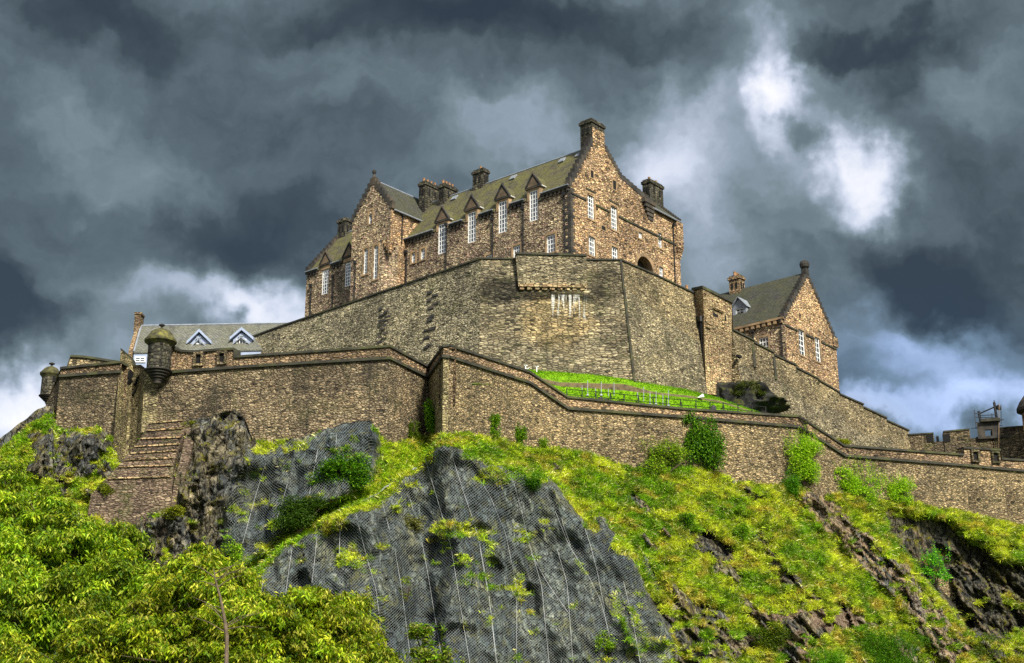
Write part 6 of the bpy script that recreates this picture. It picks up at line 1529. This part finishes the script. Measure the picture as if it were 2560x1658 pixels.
sh('green bush with thin yellow sprays at the bottom of the big net', 1400, 1490, 34, 34, 1500, .18, G_MD, 45, Y=grid_at(1400 * D2S, 1500 * D2S).y - .6, gap=.45)
sh('loose leafy bush growing up before the netted dome', 980, 1480, 34, 30, 1100, .26, G_MD + G_OL, 46, Y=69, ry=.9, gap=.46)
sh('low leafy bush at the very bottom below the netted dome', 1010, 1530, 60, 26, 1600, .26, G_MD + G_OL, 47, Y=67, ry=1.1, gap=.42)
sh('slim yellow-green sprig rising before the big net', 945, 1370, 16, 34, 420, .2, [(.2, .26, .02), (.15, .2, .02)], 48, Y=grid_at(940 * D2S, 1380 * D2S).y - .6, gap=.5)
sh('feathery bush in the bottom corner under the ravine', 2300, 1500, 60, 34, 2400, .19, [(.10, .17, .02), (.15, .2, .03), (.06, .1, .012)], 49, Y=grid_at(2300 * D2S, 1510 * D2S).y - .8, ry=1.2, gap=.46)
sh('yellowing bush at the lower end of the ravine spur', 2340, 1545, 50, 24, 1500, .19, [(.24, .22, .02), (.18, .19, .015)], 50, Y=grid_at(2340 * D2S, 1550 * D2S).y - .8)
sh('light green bush where grass meets crag below the gully', 545, 1285, 22, 28, 1100, .18, G_LT + G_MD, 51, Y=grid_at(548 * D2S, 1300 * D2S).y - .6)
sh('vivid grassy clump beside the bastion on the skyline slope', 95, 990, 30, 16, 1500, .2, [(.11, .24, .008), (.16, .28, .012)], 52, Y=grid_at(95 * D2S, 1000 * D2S).y - .4)

sh('dark scrub growing over the wet rock outcrop by the square tower', 1742, 905, 40, 20, 2600, .2, [(.03, .05, .008), (.05, .075, .012), (.10, .11, .02)], 53, Y=135.6, ry=1.2)
sh('low yellow-green grass tuft behind the rampart coping near its last step', 1955, 1027, 26, 8, 900, .2, [(.28, .30, .02), (.20, .26, .015)], 54, Y=130.5, ry=.5)
sh('mossy tuft spilling over the lower outer edge of the stepped buttress', 248, 1135, 26, 20, 1100, .17, [(.16, .20, .015), (.22, .24, .02), (.09, .13, .01)], 55, Y=grid_at(248 * D2S, 1140 * D2S).y - 1.6, ry=.6)
sh('yellow-green tuft at the foot of the stepped buttress beside the dark crag', 400, 1190, 34, 16, 1200, .17, [(.24, .26, .015), (.30, .30, .03), (.14, .18, .01)], 56, Y=grid_at(400 * D2S, 1200 * D2S).y - 1.2, ry=.7)
sh('low moss cushion on top of the stepped buttress under the turret', 440, 984, 26, 7, 500, .13, [(.26, .28, .015), (.18, .22, .012)], 57, Y=grid_at(440 * D2S, 1000 * D2S).y - .8, ry=.5)
# ------------------------------------------------------------------ grass blades
def grass_on(g, dens, label, seed, n, lmin, lmax, tone_fn, name='grass', bl=4, sz=.045):
    rng = np.random.default_rng(seed)
    a = np.linalg.norm(np.cross(g[1:, :-1] - g[:-1, :-1], g[:-1, 1:] - g[:-1, :-1]), axis=-1); dm = dens[:-1, :-1] * np.minimum(a, np.percentile(a, 97)); p = (dm / dm.sum()).ravel()
    i = rng.choice(len(p), n, p=p); r_, c_ = np.divmod(i, g.shape[1] - 1); fa, fb = rng.random(n)[:, None], rng.random(n)[:, None]
    P_ = (g[r_, c_] * (1 - fa) + g[r_ + 1, c_] * fa) * (1 - fb) + (g[r_, c_ + 1] * (1 - fa) + g[r_ + 1, c_ + 1] * fa) * fb
    col = tone_fn(P_, rng); P_ = np.repeat(P_, bl, 0); N = len(P_); P_ = P_ + rng.normal(0, .08, (N, 3)) * np.array([1, .4, .6]); col = np.repeat(col, bl, 0) * rng.uniform(.65, 1.35, (N, 1))
    L = rng.uniform(lmin, lmax, N)[:, None]; d = unit(np.stack([rng.normal(.1, .55, N), rng.normal(-.55, .35, N), rng.normal(.55, .35, N)], -1)); s = unit(np.cross(d, rng.normal(0, 1, (N, 3)))) * sz * rng.uniform(.6, 1.4, (N, 1))
    tip = P_ + d * L + np.array([0, 0, -1]) * L * .25; mid = P_ + d * L * .55
    V_ = np.stack([P_ - s, P_ + s, mid + s * .8, tip, mid - s * .8], 1).reshape(-1, 3); i = np.arange(N) * 5
    F_ = np.concatenate([np.stack([i, i + 1, i + 2], -1), np.stack([i, i + 2, i + 4], -1), np.stack([i + 4, i + 2, i + 3], -1)])
    return np_mesh(name, V_, F_, M['grassblade'], col=np.repeat(col, 5, 0), kind='stuff', label=label, cat='grass')
def slope_tone(P_, rng):
    n = len(P_); a = fbm(P_[:, 0] / 2.2, P_[:, 2] / 1.5, oct=3, seed=201)[:, None]; b = fbm(P_[:, 0] / .9, P_[:, 2] / .7, oct=2, seed=211)[:, None]
    f = fbm(P_[:, 0] / .38, P_[:, 2] / .30, oct=2, seed=221)[:, None]
    g0, g1, g2, g3, g4, g5 = (np.array(q) for q in ((.06, .15, .006), (.20, .38, .012), (.40, .52, .022), (.58, .62, .045), (.50, .38, .07), (.74, .70, .30)))
    c = g1 + (g2 - g1) * sstep(a, .34, .48); c = c + (g3 - c) * sstep(a, .52, .64) * .8; c = c + (g4 - c) * np.clip(sstep(b, .63, .73) * .7 + .5 * sstep(P_[:, :1], 8, 26) * sstep(-P_[:, 2:], -22, -8) * sstep(b, .45, .6), 0, .85)
    c = c + (g0 - c) * sstep(f, .52, .36) * .75; c = np.where(rng.random((n, 1)) < .09, g5 * rng.uniform(.6, 1.1, (n, 1)), c); return c * rng.uniform(.6, 1.4, (n, 1))
def lush_tone(P_, rng): return pal(rng, len(P_), [(.18, .36, .008), (.26, .42, .01), (.13, .28, .006), (.36, .42, .015)], .25)
gx = np.clip(grass, 0, 1) ** 1.5 * (U > 560) * (V < 1700) * (1 - .75 * netm); lush = np.clip(gully * 1.2, 0, 1) + sstep(-U, -140, -60) * grass
grass_on(grid, gx * (1 - .85 * np.clip(gully, 0, 1)) + 1e-9, 'rough yellow-green and straw grass covering the slope below the stepped rampart wall', 301, 125000, .22, .66, slope_tone, sz=.027)
grass_on(grid, np.clip(lush, 0, 1) * grass + 1e-9, 'bright fresh grass strip in the gully between the two nets', 302, 24000, .2, .5, lush_tone, sz=.028)
grass_on(grid, grass * (U < 620) * (U > -60) * (V < 1500) + 1e-9, 'mossy grass tufts on the dark crag and around the stepped buttress', 303, 16000, .18, .45, slope_tone, sz=.028)
grass_on(grid, np.clip(grass * netm * (1 - gully), 0, 1) + 1e-9, 'straw and moss tufts poking through the nets', 304, 6500, .14, .38, slope_tone, sz=.028)
def lawn_tone(P_, rng): return pal(rng, len(P_), [(.12, .27, .004), (.15, .31, .005), (.18, .33, .008), (.10, .23, .004)], .15)
grass_on(lg, (1 - np.clip(LA * 1.6, 0, 1)) * (LU < 2000) + 1e-9, 'short vivid lawn grass on the terrace', 305, 22000, .04, .11, lawn_tone, sz=.03)

# ------------------------------------------------------------------ things on the lawn
def lawn_pt(u, v):
    j = int(np.clip(round((u - lus[0]) / 6.0), 0, nlu - 1)); i = int(np.argmin(np.abs(LVv[:, j] - v))); return Vector(lg[i, j])
FEN = thing('iron_fence', 'thin black post-and-rail fence along the edge of the bright lawn', 'fence', lawn_pt(1600, 1010))
fu = [(1417, 996), (1455, 1000), (1490, 1003), (1526, 1006), (1560, 1010), (1596, 1013), (1633, 1017), (1666, 1020), (1702, 1023), (1740, 1026), (1775, 1029), (1808, 1032), (1845, 1035), (1880, 1038), (1914, 1041)]
tops = []
for i, (u, v) in enumerate(fu):
    yy = float(np.interp(u, lus, rY)) + .6; b = at(u, v + 8, yy); tp_ = at(u, v - 25, yy); m = MB(); m.tube([b, tp_], .05, 5)
    if i in (3, 5, 8, 11): m.tube([tp_ - ZH * .1, b + Vector((.28, .2, 0))], .03, 4); m.tube([tp_ - ZH * .1, b + Vector((-.28, .2, 0))], .03, 4)
    m.build('post', M['iron'], FEN); tops.append((b, tp_))
for f in (.95, .55):
    m = MB(); m.tube([b.lerp(t_, f) for b, t_ in tops], .03, 4); m.build('rail', M['iron'], FEN)
stk = [(1455, 964, 997), (1469, 952, 986), (1489, 970, 1000), (1503, 955, 986), (1521, 972, 1004), (1535, 957, 994), (1594, 980, 1006), (1609, 968, 1010), (1625, 979, 1008), (1640, 978, 1008), (1657, 985, 1014), (1671, 975, 1012)]
for i, (u, v0, v1) in enumerate(stk):
    yy = float(np.interp(u, lus, rY)) + 1.3; m = MB(); b_, t_ = at(u, v1 + 2, yy), at(u, v0, yy); m.tube([b_, t_], .035, 5); m.box(b_ + Vector((-.1, -.1, -.05)), Vector((.2, 0, 0)), Vector((0, .2, 0)), ZH * .1)
    m.build('marker_stake', M['steel'], label='slim grey steel stake standing on the bright lawn behind the fence', cat='stake', group='grey stakes on the lawn')
for (u, v, lab) in ((1502, 1000, 'black twin floodlight on the lawn edge among the grey stakes'), (1784, 1021, 'round black floodlight at the lawn edge beside the ivy bush')):
    yy = float(np.interp(u, lus, rY)) + .4; c = at(u, v, yy); m = MB()
    m.box(c + Vector((-.05, 0, -.55)), Vector((.1, 0, 0)), Vector((0, .1, 0)), ZH * .4); m.box(c + Vector((-.22, -.1, -.2)), Vector((.44, 0, 0)), Vector((0, .4, 0)), ZH * .38); m.lathe(c + Vector((0, .1, .12)), [(.22, 0), (.2, .12), (.08, .2)], 10)
    if u < 1600: m.box(c + Vector((.3, -.08, -.18)), Vector((.28, 0, 0)), Vector((0, .3, 0)), ZH * .3)
    m.build('floodlight', M['iron'], label=lab, cat='floodlight')
c = lawn_pt(1751, 1000) + Vector((0, -.4, .1)); m = MB(); m.prism([c + Vector((-.32, 0, 0)), c + Vector((.38, 0, .1)), c + Vector((.25, 0, .42))], Vector((0, .5, 0))); m.build('white_lamp_hood', M['white'], label='small white wedge-shaped lamp hood by the lawn bank', cat='lamp')
for u, v, h, lab in ((1314, 921, .42, 'white post with short arm at the top edge of the lawn, nearest the wall slope'), (1342, 922, .36, 'white post with cross bar at the top edge of the lawn, farther along')):
    c = at(u, v, 123.4) - ZH * .1; m = MB(); m.box(c + Vector((-.04, 0, -.2)), Vector((.08, 0, 0)), Vector((0, .08, 0)), ZH * (h + .2)); m.box(c + Vector((-.1, 0, h - .08)), Vector((.28, 0, 0)), Vector((0, .08, 0)), ZH * .08)
    if u < 1330: m.tube([c + Vector((.0, 0, .05)), c + Vector((.2, 0, .05)), c + Vector((.36, 0, .2))], .035, 5)
    m.build('white_post', M['white'], label=lab, cat='post')
